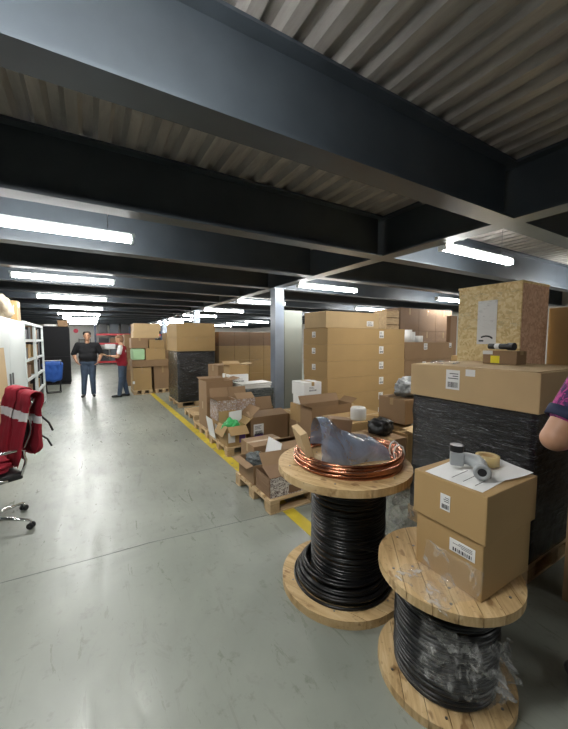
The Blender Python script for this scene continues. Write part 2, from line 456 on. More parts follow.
# I-beams across the hall and girder along it
GX = 3.25
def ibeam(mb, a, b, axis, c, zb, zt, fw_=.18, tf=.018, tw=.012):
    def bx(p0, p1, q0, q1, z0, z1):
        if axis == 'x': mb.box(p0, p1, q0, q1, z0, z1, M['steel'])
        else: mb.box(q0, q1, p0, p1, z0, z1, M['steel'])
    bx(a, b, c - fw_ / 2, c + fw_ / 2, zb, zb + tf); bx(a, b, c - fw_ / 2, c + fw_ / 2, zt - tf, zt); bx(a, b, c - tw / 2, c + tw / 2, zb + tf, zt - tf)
nb = 0
k = -4
while True:
    yb = 1.6 + 1.465 * k
    if yb > YF - .3: break
    if yb > YN + .2:
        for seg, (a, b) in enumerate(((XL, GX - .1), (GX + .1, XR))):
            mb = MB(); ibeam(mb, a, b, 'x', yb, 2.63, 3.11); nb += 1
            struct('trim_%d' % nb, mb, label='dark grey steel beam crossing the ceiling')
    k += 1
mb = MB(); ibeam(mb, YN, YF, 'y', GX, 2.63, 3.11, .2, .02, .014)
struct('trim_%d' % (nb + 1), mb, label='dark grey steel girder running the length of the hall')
def column(x, y, i):
    mb = MB(); h_ = 2.63
    mb.box(x - .1, x + .1, y - .1, y - .085, 0, h_, M['steelc']); mb.box(x - .1, x + .1, y + .085, y + .1, 0, h_, M['steelc'])
    mb.box(x - .1, x - .09, y - .085, y + .085, 0, h_, M['steelc']); mb.box(x + .09, x + .1, y - .085, y + .085, 0, h_, M['steelc'])
    mb.box(x - .16, x + .16, y - .16, y + .16, 0, .015, M['steelc']); mb.box(x - .13, x + .13, y - .13, y + .13, h_ - .012, h_, M['steelc'])
    for dx in (-.13, .13):
        for dy in (-.13, .13): mb.disc(.012, .015, .035, 8, M['steelc'], Matrix.Translation((x + dx, y + dy, 0)))
    o = struct('trim_%d' % (nb + 2 + i), mb, label='blue-grey steel column under the ceiling girder')
for i, y in enumerate((0.05, 5.9, 11.77, 17.63, 23.5)): column(3.3 if y > 1 else 3.3, y if y > 1 else -1.0, i)
# yellow floor line and the floor joint
struct('trim_40', MB().box(1.5, 1.62, .95, 24, 0, .0025, M['line']), label='worn yellow line painted on the floor')
mb = MB()
pts = [(-3, 2.86), (-1, 2.745), (-.52, 2.73), (0, 2.705), (.35, 2.70), (.7, 2.66), (1.3, 2.60), (3.4, 2.45)]
for a, b in zip(pts, pts[1:]): mb.plate([(a[0], a[1], 0.0005), (b[0], b[1], .0005), (b[0], b[1] + .004, .0005), (a[0], a[1] + .004, .0005)], .0008, M['wallg'])
struct('trim_41', mb, label='thin dark joint line across the concrete floor')

# ================================================================ LAMPS
ORD = ['nearest', 'second', 'third', 'fourth', 'fifth', 'sixth', 'seventh', 'eighth', 'ninth', 'tenth']
def make_lamp():
    r = empty('fluorescent_lamp')
    MB().box(-.74, .74, -.032, .032, .003, .03, M['whitep'], bevel=.004).build('housing', r)
    d = MB(); seg = 14
    A = [[d.bm.verts.new((x, .046 * cos(pi * (.22 - 1.44 * k / seg)), .04 * sin(pi * (.22 - 1.44 * k / seg)) - .022)) for k in range(seg + 1)] for x in (-.715, .715)]
    i = d.mi(M['emit'])
    for k in range(seg): d.bm.faces.new([A[0][k], A[0][k + 1], A[1][k + 1], A[1][k]])
    d.bm.faces.new(A[0]); d.bm.faces.new(A[1][::-1]); d.bm.faces.new([A[0][0], A[1][0], A[1][-1], A[0][-1]])
    d.build('diffuser', r)
    for s_ in (-1, 1):
        MB().box(.715 * s_ - .012, .715 * s_ + .012, -.047, .047, -.064, .004, M['whitep'], bevel=.004).build('end_cap', r)
        MB().tube([(s_ * .5, 0, .03), (s_ * .5, 0, DECK - 2.645)], .003, 6, M['tread']).build('hanger_wire', r)
    MB().tube([(-.6, .0, .03), (-.62, .02, .12), (-.55, .03, .17), (-.5, .03, .12), (-.48, .03, .25), (-.47, .03, DECK - 2.645)], .006, 6, M['rubber']).build('power_cable', r)
    return r
lamp0 = make_lamp(); first = True
for row, (X, y0, n, nm) in enumerate(((-.3, .84, 9, 'left aisle row'), (4.1, 2.33, 8, 'middle row by the column'), (8.2, 2.33, 8, 'far right row'))):
    for k in range(n):
        o = lamp0 if first else copy_tree(lamp0); first = False
        o.location = (X, y0 + 2.93 * k, 2.645)
        tag(o, 'white fluorescent strip lamp, %s from the camera, %s' % (ORD[k], nm), 'lamp', 'fluorescent lamps in the ' + nm)

o = copy_tree(lamp0); o.location = (4.1, -3.53, 2.645); tag(o, 'unseen white fluorescent strip lamp added behind the camera to brighten the crate', 'lamp', 'fluorescent lamps in the middle row by the column')  # extra lamp out of view, added to brighten the crate's end panel

# ================================================================ REELS
def wood_disc(name, parent, R, z0, z1, hole=.04, planks=7, label=None):
    mb = MB()
    w_ = 2 * R / planks; g = .0015
    for k in range(planks):
        xa, xb = -R + k * w_ + g, -R + (k + 1) * w_ - g; n = 10; top = []; bot = []
        for j in range(n + 1):
            x = xa + (xb - xa) * j / n; y = sqrt(max(R * R - x * x, 0)); top.append((x, y)); bot.append((x, -y))
        loop = bot + top[::-1]
        cl = []
        for p in loop:
            if not cl or (Vector(p) - Vector(cl[-1])).length > 1e-4: cl.append(p)
        if (Vector(cl[0]) - Vector(cl[-1])).length < 1e-4: cl.pop()
        mb.plate([(a, b, z0) for a, b in cl], z1 - z0, M['reel'])
    for a in range(6):
        for rr in (.55, .85):
            b = a * pi / 3 + .3; mb.disc(.006, z1, z1 + .002, 8, M['tread'], Matrix.Translation((rr * R * cos(b), rr * R * sin(b), 0)))
    o = mb.build(name, parent); return o
def reelwood():
    t = NT('reel_wood'); v = t.coord((14, 1.5, 3)); f = t.noise(v, 2.4, 6, .6, .7); k = t.noise(t.coord((4, 2.4, 2.5)), 5, 2, .5); d = t.noise(t.coord(), 26, 3, .7)
    base = t.ramp(f, [(.3, hexc('A98A5C')), (.52, hexc('C7A97A')), (.75, hexc('DCC498'))])
    kn = t.ramp(k, [(.62, (1, 1, 1)), (.70, (.42, .32, .22))]); dd = t.ramp(d, [(.30, (.5, .45, .4)), (.38, (1, 1, 1))])
    m1 = t.new('ShaderNodeMix', data_type='RGBA', blend_type='MULTIPLY'); m1.inputs[0].default_value = .85
    m2 = t.new('ShaderNodeMix', data_type='RGBA', blend_type='MULTIPLY'); m2.inputs[0].default_value = .6
    t.link(base, m1.inputs[6]); t.link(kn, m1.inputs[7]); t.link(m1.outputs[2], m2.inputs[6]); t.link(dd, m2.inputs[7]); t.link(m2.outputs[2], t.b.inputs['Base Color'])
    t.b.inputs['Roughness'].default_value = .6; t.bump(f, .3, .003); return t.m
M['reel'] = reelwood()

# big reel
BR = empty('cable_reel', (1.405, 1.625, 0), radians(25)); tag(BR, 'large wooden cable reel full of black cable with copper coil on its top', 'cable reel')
wood_disc('flange', BR, .398, 0, .05); wood_disc('flange', BR, .425, .765, .81)
MB().disc(.2, .05, .765, 32, M['card3']).build('drum', BR)
mb = MB(); rc = .0095; z = .06; random.seed(3)
while z < .75:
    mb.ring(.232 + random.uniform(-.003, .003), rc, z, 56, 7, M['rubber'], c=(.028, -.022), tilt=.006, ph=random.uniform(0, 6)); z += rc * 1.93
for k in range(7): mb.ring(.312 - k * .0115 + random.uniform(-.004, .004), rc, .062 + k * .016 + (k % 2) * .006, 56, 7, M['rubber'], c=(-.008, -.004), tilt=.006, ph=k * 1.7)
for k in range(4): mb.ring(.293 - k * .02, rc, .061, 56, 7, M['rubber'])
mb.build('cable', BR)
mb = MB()
pts = []
for k in range(26):
    a = radians(205) + k * .09; pts.append((.27 * cos(a), .27 * sin(a), .42 - .3 * (k / 25) ** 1.3))
mb.tube(pts, rc, 8, M['rubber']); mb.build('cable_end', BR)
mb = MB(); mb.tube([(.30, -.02, .70), (.36, -.04, .62), (.42, -.03, .5), (.43, .05, .42), (.36, .1, .40), (.29, .1, .45)], .011, 8, M['rubber']); mb.build('cable_loop', BR)
# copper coil on it
CZ = .81
cc = empty('copper_tube_coil', (1.45, 1.64, CZ)); tag(cc, 'coil of bright copper tube lying on the large cable reel', 'copper tube')
mb = MB(); random.seed(5)
lv = [(.345, .008), (.328, .008), (.311, .008), (.352, .023), (.335, .023), (.318, .023), (.342, .038), (.326, .038), (.35, .053), (.333, .053), (.340, .068), (.322, .066)]
for k, (R, z) in enumerate(lv): mb.ring(R, .0078, z + .001, 72, 8, M['copper'], c=(random.uniform(-.01, .01), random.uniform(-.01, .01)), wob=.006, tilt=.003 if k < 2 else .006, ph=random.uniform(0, 6))
mb.build('tube', cc)
mb = MB()
for a in (-.6, -.35):
    c_, s_ = cos(a), sin(a); q = [(.335 + .035 * cos(t_ * pi / 4), .05 + .055 * sin(t_ * pi / 4)) for t_ in range(8)]
    mb.tube([(r * c_, r * s_, z) for r, z in q], .005, 6, M['foam'], closed=True)
mb.build('tie_band', cc)

# carton in a clear bag standing in the coil
bx = empty('bagged_carton', (1.42, 1.66, CZ), radians(-18)); tag(bx, 'open brown carton inside a crumpled blue-grey clear plastic bag, standing in the copper coil', 'bagged box')
mb = MB(); mb.box(-.25, -.205, -.10, .13, .01, .235, M['card2'], Matrix.Translation((-.01, -.02, .068)) @ Matrix.Rotation(radians(-18), 4, 'Y'), .004); mb.build('carton_panel', bx)
mb = MB(); mb.box(-.12, .03, -.02, .08, .02, .268, M['card4'], Matrix.Rotation(radians(8), 4, 'Y'), .004); mb.box(.04, .18, -.02, .08, .02, .15, M['card'], None, .004)
mb.build('carton', bx)
def bag_sheet():
    mb = MB(); nu, nv = 34, 22; G = []
    for i in range(nu + 1):
        row = []
        for j in range(nv + 1):
            u = i / nu; v = j / nv
            x = -.185 + .475 * u
            top = .275 - .20 * u ** 1.25 - .03 * math.exp(-((u - .32) / .10) ** 2) + .015 * sin(u * 9)           # slopes down to the right
            y = -.15 + .03 * sin(v * 3.1) - .05 * v
            a = v * pi * .95
            # sheet rises in front, folds over, falls behind
            y = -.13 * cos(a) * (1 - .15 * u) - .0
            z = .012 + top * sin(a) ** .8
            p = Vector((x * 4, y * 7, z * 7)); n = noise.noise(p * .6) * .022 + noise.noise(p * 1.6) * .008
            row.append(mb.bm.verts.new((x + n * .5, y - abs(n), max(.004, z + n))))
        G.append(row)
    i_ = mb.mi(M['bag'])
    for i in range(nu):
        for j in range(nv):
            f = mb.bm.faces.new([G[i][j], G[i + 1][j], G[i + 1][j + 1], G[i][j + 1]]); f.smooth = True
    return mb
bag_sheet().build('plastic_bag', bx)

# small reel
SR = empty('cable_reel', (1.42, .90, 0), radians(-40)); tag(SR, 'small wooden cable reel with film-wrapped dark cable, carrying a brown carton', 'cable reel')
wood_disc('flange', SR, .302, 0, .04); wood_disc('flange', SR, .31, .505, .545)
MB().disc(.14, .04, .505, 32, M['card3']).build('drum', SR)
mb = MB(); z = .051; random.seed(4); rc = .0105
while z < .42: mb.ring(.216 + random.uniform(-.003, .003), rc, z, 56, 7, M['rubber'], tilt=.004, ph=random.uniform(0, 6)); z += rc * 1.95
mb.build('cable', SR)
def film_shell(R, z0, z1, a0, a1, amp, m, seed=0, nu=50, nv=16, slant=0):
    mb = MB(); G = []
    for i in range(nu + 1):
        a = a0 + (a1 - a0) * i / nu; row = []
        for j in range(nv + 1):
            v = j / nv; p = Vector((cos(a) * 4 + seed, sin(a) * 4, v * 4)); n = noise.noise(p) * amp + noise.noise(p * 3) * amp * .6
            e = 1 if 0 < j < nv else .7
            q = R + abs(n) * e + amp * .2; row.append(mb.bm.verts.new((q * cos(a), q * sin(a), z0 + (z1 - z0) * v + slant * i / nu + noise.noise(p * 2 + Vector((5, 5, 5))) * .02 * (0 < j))))
        G.append(row)
    mb.mi(m)
    for i in range(nu):
        for j in range(nv):
            f = mb.bm.faces.new([G[i][j], G[i + 1][j], G[i + 1][j + 1], G[i][j + 1]]); f.smooth = True
    return mb
film_shell(.229, .045, .30, 0, 2 * pi, .006, M['film']).build('stretch_film', SR)
film_shell(.225, .20, .46, radians(-128), radians(-28), .085, M['film2'], 3, slant=-.14).build('torn_film', SR)
MB().tube([(.18, .02, .40), (.26, .10, .44), (.33, .13, .42), (.38, .17, .34)], .008, 8, M['rubber']).build('cable_end', SR)

# carton on the small reel, with telescoping lid
c = carton('cardboard_box', 1.315, .68, .547, .385, .31, .44, 'brown carton with white stickers and a deep lid standing on the small cable reel', 'card', tape=False)
lid = MB(); lid.box(-.012, .395, -.012, .322, .245, .447, M['card'], bevel=.005).build('lid', c)
sticker(c, '-x', (.385, .31, .44), .28, .40, .11, .055)
lo = sticker(c, '-x', (.385, .31, .44), .52, .80, .045, .07, name='barcode_sticker'); lo.location.x = -.0125
fs = MB(); n = 14; G = []
for a_ in range(n + 1):
    row = []
    for b_ in range(n + 1):
        u, v = a_ / n, b_ / n; yy = .70 + .26 * u + .03 * sin(v * 5); q = v * .26
        xx, zz = (1.305 - (.17 - q) * 1.0, .5485) if q < .17 else (1.305 - .004 * (1 - (q - .17) / .09), .549 + (q - .17) * 1.5)
        nn = noise.noise(Vector((u * 6, v * 6, 3))); row.append(fs.bm.verts.new((xx - (abs(nn) * .012 if q >= .15 else nn * .02), yy + nn * .02, zz + abs(nn) * .022)))
    G.append(row)
fs.mi(M['film2'])
for a_ in range(n):
    for b_ in range(n): f_ = fs.bm.faces.new([G[a_][b_], G[a_ + 1][b_], G[a_ + 1][b_ + 1], G[a_][b_ + 1]]); f_.smooth = True
tag(fs.build('plastic_film'), 'clear film sheet on the small reel top, creeping up the brown carton', 'plastic film')
PZ = .547 + .4475
mb = MB()
def sheet(mb, cx_, cy_, w_, h_, a, z, m, curl=.0):
    n = 6; T = Matrix.Translation((cx_, cy_, z)) @ Matrix.Rotation(a, 4, 'Z'); i = mb.mi(m)
    g = [[mb.bm.verts.new(T @ Vector((-w_ / 2 + w_ * p / n, -h_ / 2 + h_ * q / n, curl * ((p / n) ** 3 + (q / n) ** 3)))) for q in range(n + 1)] for p in range(n + 1)]
    for p in range(n):
        for q in range(n): f = mb.bm.faces.new([g[p][q], g[p + 1][q], g[p + 1][q + 1], g[p][q + 1]]); f.material_index = i
sheet(mb, 0, 0, .32, .25, 0, 0, M['white'], .004)
# dark rule lines printed on the sheet
for q in range(4): mb.box(-.12, .10, -.08 + q * .05, -.077 + q * .05, .0012, .0016, M['ink'])
p1 = mb.build('paper_sheet', None, (1.475, .835, PZ + .001), radians(4)); tag(p1, 'white printed paper sheet lying flat on the lidded carton', 'paper')
m2 = MB(); sheet(m2, 0, 0, .2, .2, 0, 0, M['white'], .012)
p2 = m2.build('paper_sheet', None, (1.60, .79, PZ + .0075), radians(-12)); tag(p2, 'white paper sheet with curled corner under the tape roll on the lidded carton', 'paper')
# tape roll
mb = MB(); mb.lathe([(.03, 0), (.05, 0), (.05, .042), (.03, .042)], 32, M['amber']); tr = mb.build('tape_roll', None, (1.60, .83, PZ + .022)); tag(tr, 'roll of amber packing tape lying on papers on the lidded carton', 'tape roll')
MB().lathe([(.0275, 0), (.030, 0), (.030, .042), (.0275, .042)], 32, M['card']).build('core', tr)
# grey pipe elbow / clamp fitting
pf = empty('pipe_fitting', (1.485, .80, PZ + .012), radians(-56)); pf.scale = (1, 1, 1); tag(pf, 'grey plastic elbow pipe fitting with black cap on papers beside the tape roll', 'pipe fitting')
mb = MB()
el = [(-.0, -.075, .034), (0, -.03, .034), (0, .0, .036), (-.012, .03, .04), (-.045, .05, .042), (-.085, .055, .042)]
mb.tube(el, [.026, .026, .03, .032, .028, .026], 16, M['greypl']); mb.build('elbow', pf)
MB().lathe([(.018, 0), (.034, 0), (.034, .022), (.018, .022)], 24, M['greypl'], Matrix.Translation((0, -.07, .034)) @ Matrix.Rotation(radians(90), 4, 'X')).build('flange_ring', pf)
MB().disc(.0175, 0, .01, 20, M['ink'], Matrix.Translation((0, -.078, .034)) @ Matrix.Rotation(radians(90), 4, 'X')).build('opening', pf)
MB().box(-.12, -.06, .02, .088, .008, .072, M['greypl'], bevel=.01).build('body_block', pf)
MB().disc(.03, 0, .03, 24, M['black'], Matrix.Translation((-.092, .052, .072))).build('cap', pf)
# crumpled clear film between the reels
o = lump('plastic_film', (.3, .3, .5), M['film2'], None, (2.02, 1.72, 0), .4, .35, 2.2, 5, 4); tag(o, 'crumpled clear plastic film heaped on the floor behind the large reel', 'plastic film')

# ================================================================ RIGHT: black wrapped load + big carton + crates
pallet(2.42, .97, 0, .8, .95, 'pallet under the tall black stretch-wrapped load at the right')
def wrapped_block(name, x, y, z, w_, d, h, label, m, cat='wrapped load', amp=.012, nz=14):
    mb = MB(); n = 14
    P_ = []
    def ringpts():
        q = []
        for k in range(n): q.append((w_ * k / n, 0))
        for k in range(n): q.append((w_, d * k / n))
        for k in range(n): q.append((w_ - w_ * k / n, d))
        for k in range(n): q.append((0, d - d * k / n))
        return q
    R = ringpts(); rows = []
    for j in range(nz + 1):
        zz = h * j / nz; row = []
        for (a, b) in R:
            p = Vector((a + x, b + y, zz)) ; f = noise.noise(p * 6) * amp + noise.noise(Vector((p.x * 3, p.y * 3, p.z * 16))) * amp * .8
            dx, dy = (a - w_ / 2) / w_, (b - d / 2) / d; f = -abs(f)
            row.append(mb.bm.verts.new((a + dx * 2 * f, b + dy * 2 * f, zz)))
        rows.append(row)
    L = len(R); mb.mi(m)
    for j in range(nz):
        for k in range(L):
            f = mb.bm.faces.new([rows[j][k], rows[j][(k + 1) % L], rows[j + 1][(k + 1) % L], rows[j + 1][k]]); f.smooth = True
    mb.bm.faces.new(rows[0]); mb.bm.faces.new(rows[-1])
    o = mb.build(name, None, (x, y, z)); tag(o, label, cat); return o
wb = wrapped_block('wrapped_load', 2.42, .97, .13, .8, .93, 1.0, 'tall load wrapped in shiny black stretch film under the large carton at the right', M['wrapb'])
# film folds as raised ribs
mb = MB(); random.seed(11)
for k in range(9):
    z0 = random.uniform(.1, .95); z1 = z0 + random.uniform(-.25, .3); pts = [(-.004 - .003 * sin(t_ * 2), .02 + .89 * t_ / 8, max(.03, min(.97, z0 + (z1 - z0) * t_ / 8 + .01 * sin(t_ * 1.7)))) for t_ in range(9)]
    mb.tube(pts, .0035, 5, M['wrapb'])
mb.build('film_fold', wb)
bc = carton('cardboard_box', 2.40, .95, 1.133, .85, .96, .262, 'wide low brown carton with white courier label lying on the black-wrapped load', 'card2', tape=False,
            stickers=(('-x', .60, .62, .11, .15), ('-x', .46, .86, .07, .05, dict(marks=False, name='tape_patch'))))
MB().box(.0, .85, .02, .47, .262, .268, M['card2'], bevel=.002).build('flap', bc)
MB().box(.0, .85, .49, .94, .262, .267, M['card2'], bevel=.002).build('flap', bc)
TZ = 1.133 + .268
o = lump('plastic_film', (.16, .25, .03), M['film2'], None, (2.58, 1.72, TZ), .4, .4, 3, 9, 3); tag(o, 'scrap of clear film lying on the far corner of the wide low carton', 'plastic film')
# small box with yellow sticker and black tape roll on it
sb = carton('cardboard_box', 2.9, 1.32, TZ, .16, .26, .11, 'small brown carton with a yellow sticker on top of the wide low carton', 'card3', tape=True,
            stickers=(('-x', .62, .35, .07, .06, dict(m=M['yellow'], marks=False, name='yellow_sticker', label='bright yellow sticker')), ('-x', .85, .86, .08, .03, dict(marks=False, name='white_sticker'))))
mb = MB(); Tm = Matrix.Rotation(radians(90), 4, 'X')
mb.disc(.024, 0, .17, 20, M['black'], Tm); fl = mb.build('flashlight', None, (2.98, 1.57, TZ + .112 + .034), radians(-12)); tag(fl, 'black cylindrical torch lying across the small carton with yellow sticker', 'torch')
MB().disc(.031, .17, .22, 20, M['black'], Tm).build('head', fl)
MB().disc(.0245, .06, .10, 20, M['white'], Tm).build('label_band', fl)

# OSB crate
cr = empty('plywood_crate', (3.33, 1.50, 0)); tag(cr, 'tall pale strand-board crate with film and white document sheet standing behind the black-wrapped load', 'crate')
CW, CD, CH = .52, .58, 2.11
MB().box(0, .02, 0, CD, .1, CH, M['osb']).build('side_panel', cr)
MB().box(.02, CW, 0, .02, .1, CH, M['osbd']).build('front_panel', cr)['label'] = 'reddish strand-board end panel'
MB().box(CW - .02, CW, .02, CD, .1, CH, M['osb']).build('side_panel', cr)
MB().box(.02, CW - .02, CD - .02, CD, .1, CH, M['osb']).build('rear_panel', cr)
MB().box(-.005, CW + .005, -.005, CD + .005, CH, CH + .02, M['osb']).build('lid', cr)
for y_ in (0, CD / 2 - .04, CD - .08): MB().box(0, CW, y_, y_ + .08, 0, .1, M['palletd']).build('skid', cr)
sh = MB(); sh.box(-.003, 0, .2, .38, 1.56, 1.98, M['white']);
for q in range(9):
    a = pi * .15 + pi * .6 * q / 8; sh.box(-.004, -.003, .29 - .06 * cos(a) - .007, .29 - .06 * cos(a) + .007, 1.595 + .035 * sin(a), 1.61 + .035 * sin(a), M['ink'])
sh.box(-.004, -.003, .315, .36, 1.585, 1.6, M['ink'])
sh.build('document_sheet', cr)
fm = MB(); n = 16
g = [[fm.bm.verts.new((-.008 - .006 * abs(noise.noise(Vector((a * 3, b * 9, 1)))), CD * a / n, 1.70 + .36 * b / n)) for b in range(n + 1)] for a in range(n + 1)]
fm.mi(M['film'])
for a in range(n):
    for b in range(n): f = fm.bm.faces.new([g[a][b], g[a + 1][b], g[a + 1][b + 1], g[a][b + 1]]); f.smooth = True
fm.build('stretch_film', cr)
# cartons right of the crate
carton('cardboard_box', 3.90, .62, 0, .7, .89, .95, 'large reddish carton on the floor right of the strand-board crate', 'card4')
carton('cardboard_box', 3.90, .62, .952, .7, .89, .96, 'large tan carton on top of another, right of the strand-board crate', 'card')
# carton standing beside the person on the right
carton('cardboard_box', 2.46, .28, 0, .5, .52, .62, 'tall brown carton on the floor at the right edge, lower of two', 'card3')
carton('cardboard_box', 2.46, .28, .622, .5, .52, .33, 'brown carton at the right edge, on top of the tall floor carton', 'card3')

# ================================================================ TALL STACK of flat cartons (right of column)
pallet(3.36, 4.32, 0, 1.84, .66, 'long pallet under the tall stack of wide tan cartons')
NAMES = ['lowest', 'second from the bottom', 'third from the bottom', 'fourth from the bottom', 'fifth from the bottom', 'topmost']
for k in range(6):
    top = k == 5
    H = .277
    carton('cardboard_box', 3.35 + random.uniform(-.008, .008), 4.3 + random.uniform(-.008, .008), .132 + k * (H + .002), 1.85, .7, H,
           'wide tan carton in the tall stack right of the column, ' + NAMES[k], 'card', 'wide tan cartons in the tall stack',
           stickers=(('-y', .665, .62, .11, .13), ('-x', .55, .6, .1, .1)), tape=False)
carton('cardboard_box', 3.33, 4.33, .132 + 6 * .279, 1.2, .62, .27, 'pale wide carton on the very top of the tall tan stack, set to its left', 'card2', stickers=(('-y', .82, .3, .16, .09),), tape=False)
# stack behind: dark cartons and slatted crate
pallet(4.1, 5.2, 0, 1.3, .7, 'long pallet behind the tall stack of wide tan cartons')
for k in range(3): carton('cardboard_box', 4.1, 5.2, .132 + k * .68, .6, .7, .66, 'dark brown carton behind the tall tan stack, left pile, ' + ('bottom', 'middle', 'top')[k], 'card3', 'dark cartons behind the tall stack')
for k in range(3): carton('cardboard_box', 4.72, 5.2, .132 + k * .66, .66, .7, .65, 'dark brown carton behind the tall tan stack, right pile, ' + ('bottom', 'middle', 'top')[k], 'card3', 'dark cartons behind the tall stack')
sc = empty('slatted_crate', (5.02, 5.04, 1.80)); sc.location = (5.91, 5.42, .13)
tag(sc, 'tall pale slatted wooden crate rising behind the right end of the tan stack', 'crate')
for k in range(13): MB().box(0, .42, 0, .02, .02 + k * .165, .165 + k * .165, M['pallet']).build('slat', sc)
for xx in (0, .38): MB().box(xx, xx + .04, .02, .4, 0, 2.17, M['palletd']).build('post', sc)
MB().box(.04, .38, .38, .4, .02, 2.165, M['pallet']).build('rear_panel', sc)
MB().box(-.03, .45, 0, .45, -.13, 0, M['palletd']).build('skid', sc)
# white boxes & cartons left-front of the tall stack
pallet(2.52, 3.67, 0, 1.2, .52, 'short pallet of mixed boxes in front of the tall tan stack')
carton('cardboard_box', 2.56, 3.78, .132, .5, .42, .29, 'brown carton at the bottom of the mixed pile left of the tall tan stack', 'card3')
carton('cardboard_box', 2.56, 3.78, .424, .46, .4, .25, 'brown carton in the middle of the mixed pile left of the tall tan stack', 'card')
carton('cardboard_box', 2.56, 3.80, .676, .22, .3, .14, 'flat white carton in the mixed pile, under the larger white carton', 'white', tape=False)
carton('cardboard_box', 2.54, 3.78, .818, .30, .32, .19, 'white carton with grey print on top of the mixed pile beside the column', 'white', stickers=(('-y', .5, .5, .16, .08),))
carton('cardboard_box', 2.80, 3.78, .676, .18, .3, .12, 'small brown carton beside the flat white carton in the mixed pile', 'card3')
carton('cardboard_box', 3.12, 3.74, .132, .5, .46, .45, 'square brown carton on the short pallet, right of the mixed pile', 'card')

# stack to the right with white rolls
pallet(5.45, 4.5, 0, 1.6, .8, 'pallet under the stacks with the white rolls, right of the tan stack')
carton('cardboard_box', 5.45, 4.5, .132, .78, .8, .7, 'brown carton left of pair at the bottom of the pile under the white rolls', 'card3')
carton('cardboard_box', 6.26, 4.5, .132, .78, .8, .7, 'brown carton right of pair at the bottom of the pile under the white rolls', 'card3')
carton('cardboard_box', 5.45, 4.5, .834, 1.6, .8, .36, 'long brown carton with a white label, second layer under the white rolls', 'card3', stickers=(('-y', .38, .7, .11, .13),))
carton('cardboard_box', 5.45, 4.5, 1.196, 1.6, .8, .36, 'long brown carton with a white label directly under the white rolls', 'card3', stickers=(('-y', .40, .75, .11, .13), ('-y', .93, .8, .08, .1)))
for i, (x, y, h_, r) in enumerate(((5.62, 4.58, .25, .085), (5.79, 4.62, .21, .07), (5.96, 4.58, .13, .085))):
    mb = MB(); mb.lathe([(.018, 0), (r, 0), (r, h_), (.018, h_)], 24, M['white']); ob = mb.build('paper_roll', None, (x, y, 1.558)); MB().lathe([(.0175, .001), (.018, .001), (.018, h_ - .001), (.0175, h_ - .001)], 16, M['card']).build('core', ob)
    tag(ob, ('tallest white paper roll, at the left of the three on the brown cartons', 'middle white paper roll of the three on the brown cartons', 'shortest white paper roll, at the right of the three')[i], 'paper roll', 'white rolls on the brown cartons')
pallet(6.38, 5.42, 0, 2.0, .8, 'pallet under the film-wrapped cartons behind the white rolls')
for i in range(3):
    for k in range(4):
        carton('cardboard_box', 6.38 + i * .665, 5.42, .132 + k * .56, .66, .8, .555, 'film-wrapped brown carton behind the white rolls, %s column, %s row' % (('left', 'middle', 'right')[i], ('bottom', 'second', 'third', 'top')[k]), 'card4', 'film-wrapped cartons behind the white rolls')
def film_box(x, y, z, w_, d, h, label, parent=None):
    mb = MB(); mb.mi(M['film']); n = 16; R = []
    for k in range(n): R.append((w_ * k / n, 0))
    for k in range(n): R.append((w_, d * k / n))
    for k in range(n): R.append((w_ - w_ * k / n, d))
    for k in range(n): R.append((0, d - d * k / n))
    rows = [[mb.bm.verts.new((a + (a / w_ - .5) * 2 * q, b + (b / d - .5) * 2 * q, h * j / 12)) for (a, b) in R for q in (.012 + .010 * noise.noise(Vector((a * 5 + x, b * 5 + y, j * .9))),)] for j in range(13)]
    for j in range(12):
        for k in range(len(R)):
            f = mb.bm.faces.new([rows[j][k], rows[j][(k + 1) % len(R)], rows[j + 1][(k + 1) % len(R)], rows[j + 1][k]]); f.smooth = True
    o = mb.build('stretch_film', None, (x, y, z)); tag(o, label, 'plastic film'); return o
film_box(6.37, 5.41, .14, 2.0, .82, 2.25, 'clear stretch film around the brown cartons behind the white rolls')
# dark red cabinet left of the crate
mb = MB(); mb.box(0, .24, 0, .1, 0, 2.15, M['card4'], bevel=.005); ob = mb.build('cardboard_box', None, (7.08, 4.6, 0)); tag(ob, 'narrow upright reddish-brown carton standing left of the strand-board crate', 'box')
for k in range(2):
    carton('cardboard_box', 5.9, 3.0, k * .66, .9, .8, .65, 'brown carton behind the crate, ' + ('on the floor' if k == 0 else 'on another carton'), 'card')

# ================================================================ HEAP behind the big reel
pallet(2.5, 2.3, 0, .9, 1.1, 'pallet under the heap of cartons and bags behind the large reel')
open_carton('cardboard_box', 2.40, 3.39, .0, .66, .27, .74, 'tall open brown carton with bent flaps behind the bagged carton', 'card3', flaps=(None, 30, 70, 60), fl=.12)
carton('cardboard_box', 2.52, 2.36, .132, .4, .45, .42, 'brown carton under the black bag in the heap behind the large reel', 'card3')
carton('cardboard_box', 2.94, 2.36, .132, .42, .45, .44, 'brown carton under the cardboard sheet in the heap behind the large reel', 'card')
carton('cardboard_box', 2.54, 2.85, .132, .8, .52, .50, 'wide brown carton at the back of the heap behind the large reel', 'card')
o = lump('refuse_bag', (.30, .28, .19), M['black'], None, (2.76, 2.58, .556), .2, .3, 2.4, 3, 4); tag(o, 'black plastic bag lying in the heap behind the large reel', 'bag')
o = lump('foil_bag', (.42, .34, .24), M['foil'], None, (3.32, 2.66, .92), .4, .35, 2.6, 8, 4); tag(o, 'crumpled silver foil bag on cartons left of the black-wrapped load', 'bag')
carton('cardboard_box', 3.06, 2.5, .632 + .0, .5, .4, .286, 'brown carton holding up the silver foil bag', 'card3')
mb = MB(); mb.lathe([(.03, 0), (.09, 0), (.095, .02), (.095, .13), (.085, .15), (.03, .15)], 28, M['foam']); ob = mb.build('foam_roll', None, (2.80, 2.98, .634)); tag(ob, 'round white foam roll standing in the heap behind the bagged carton', 'foam roll')
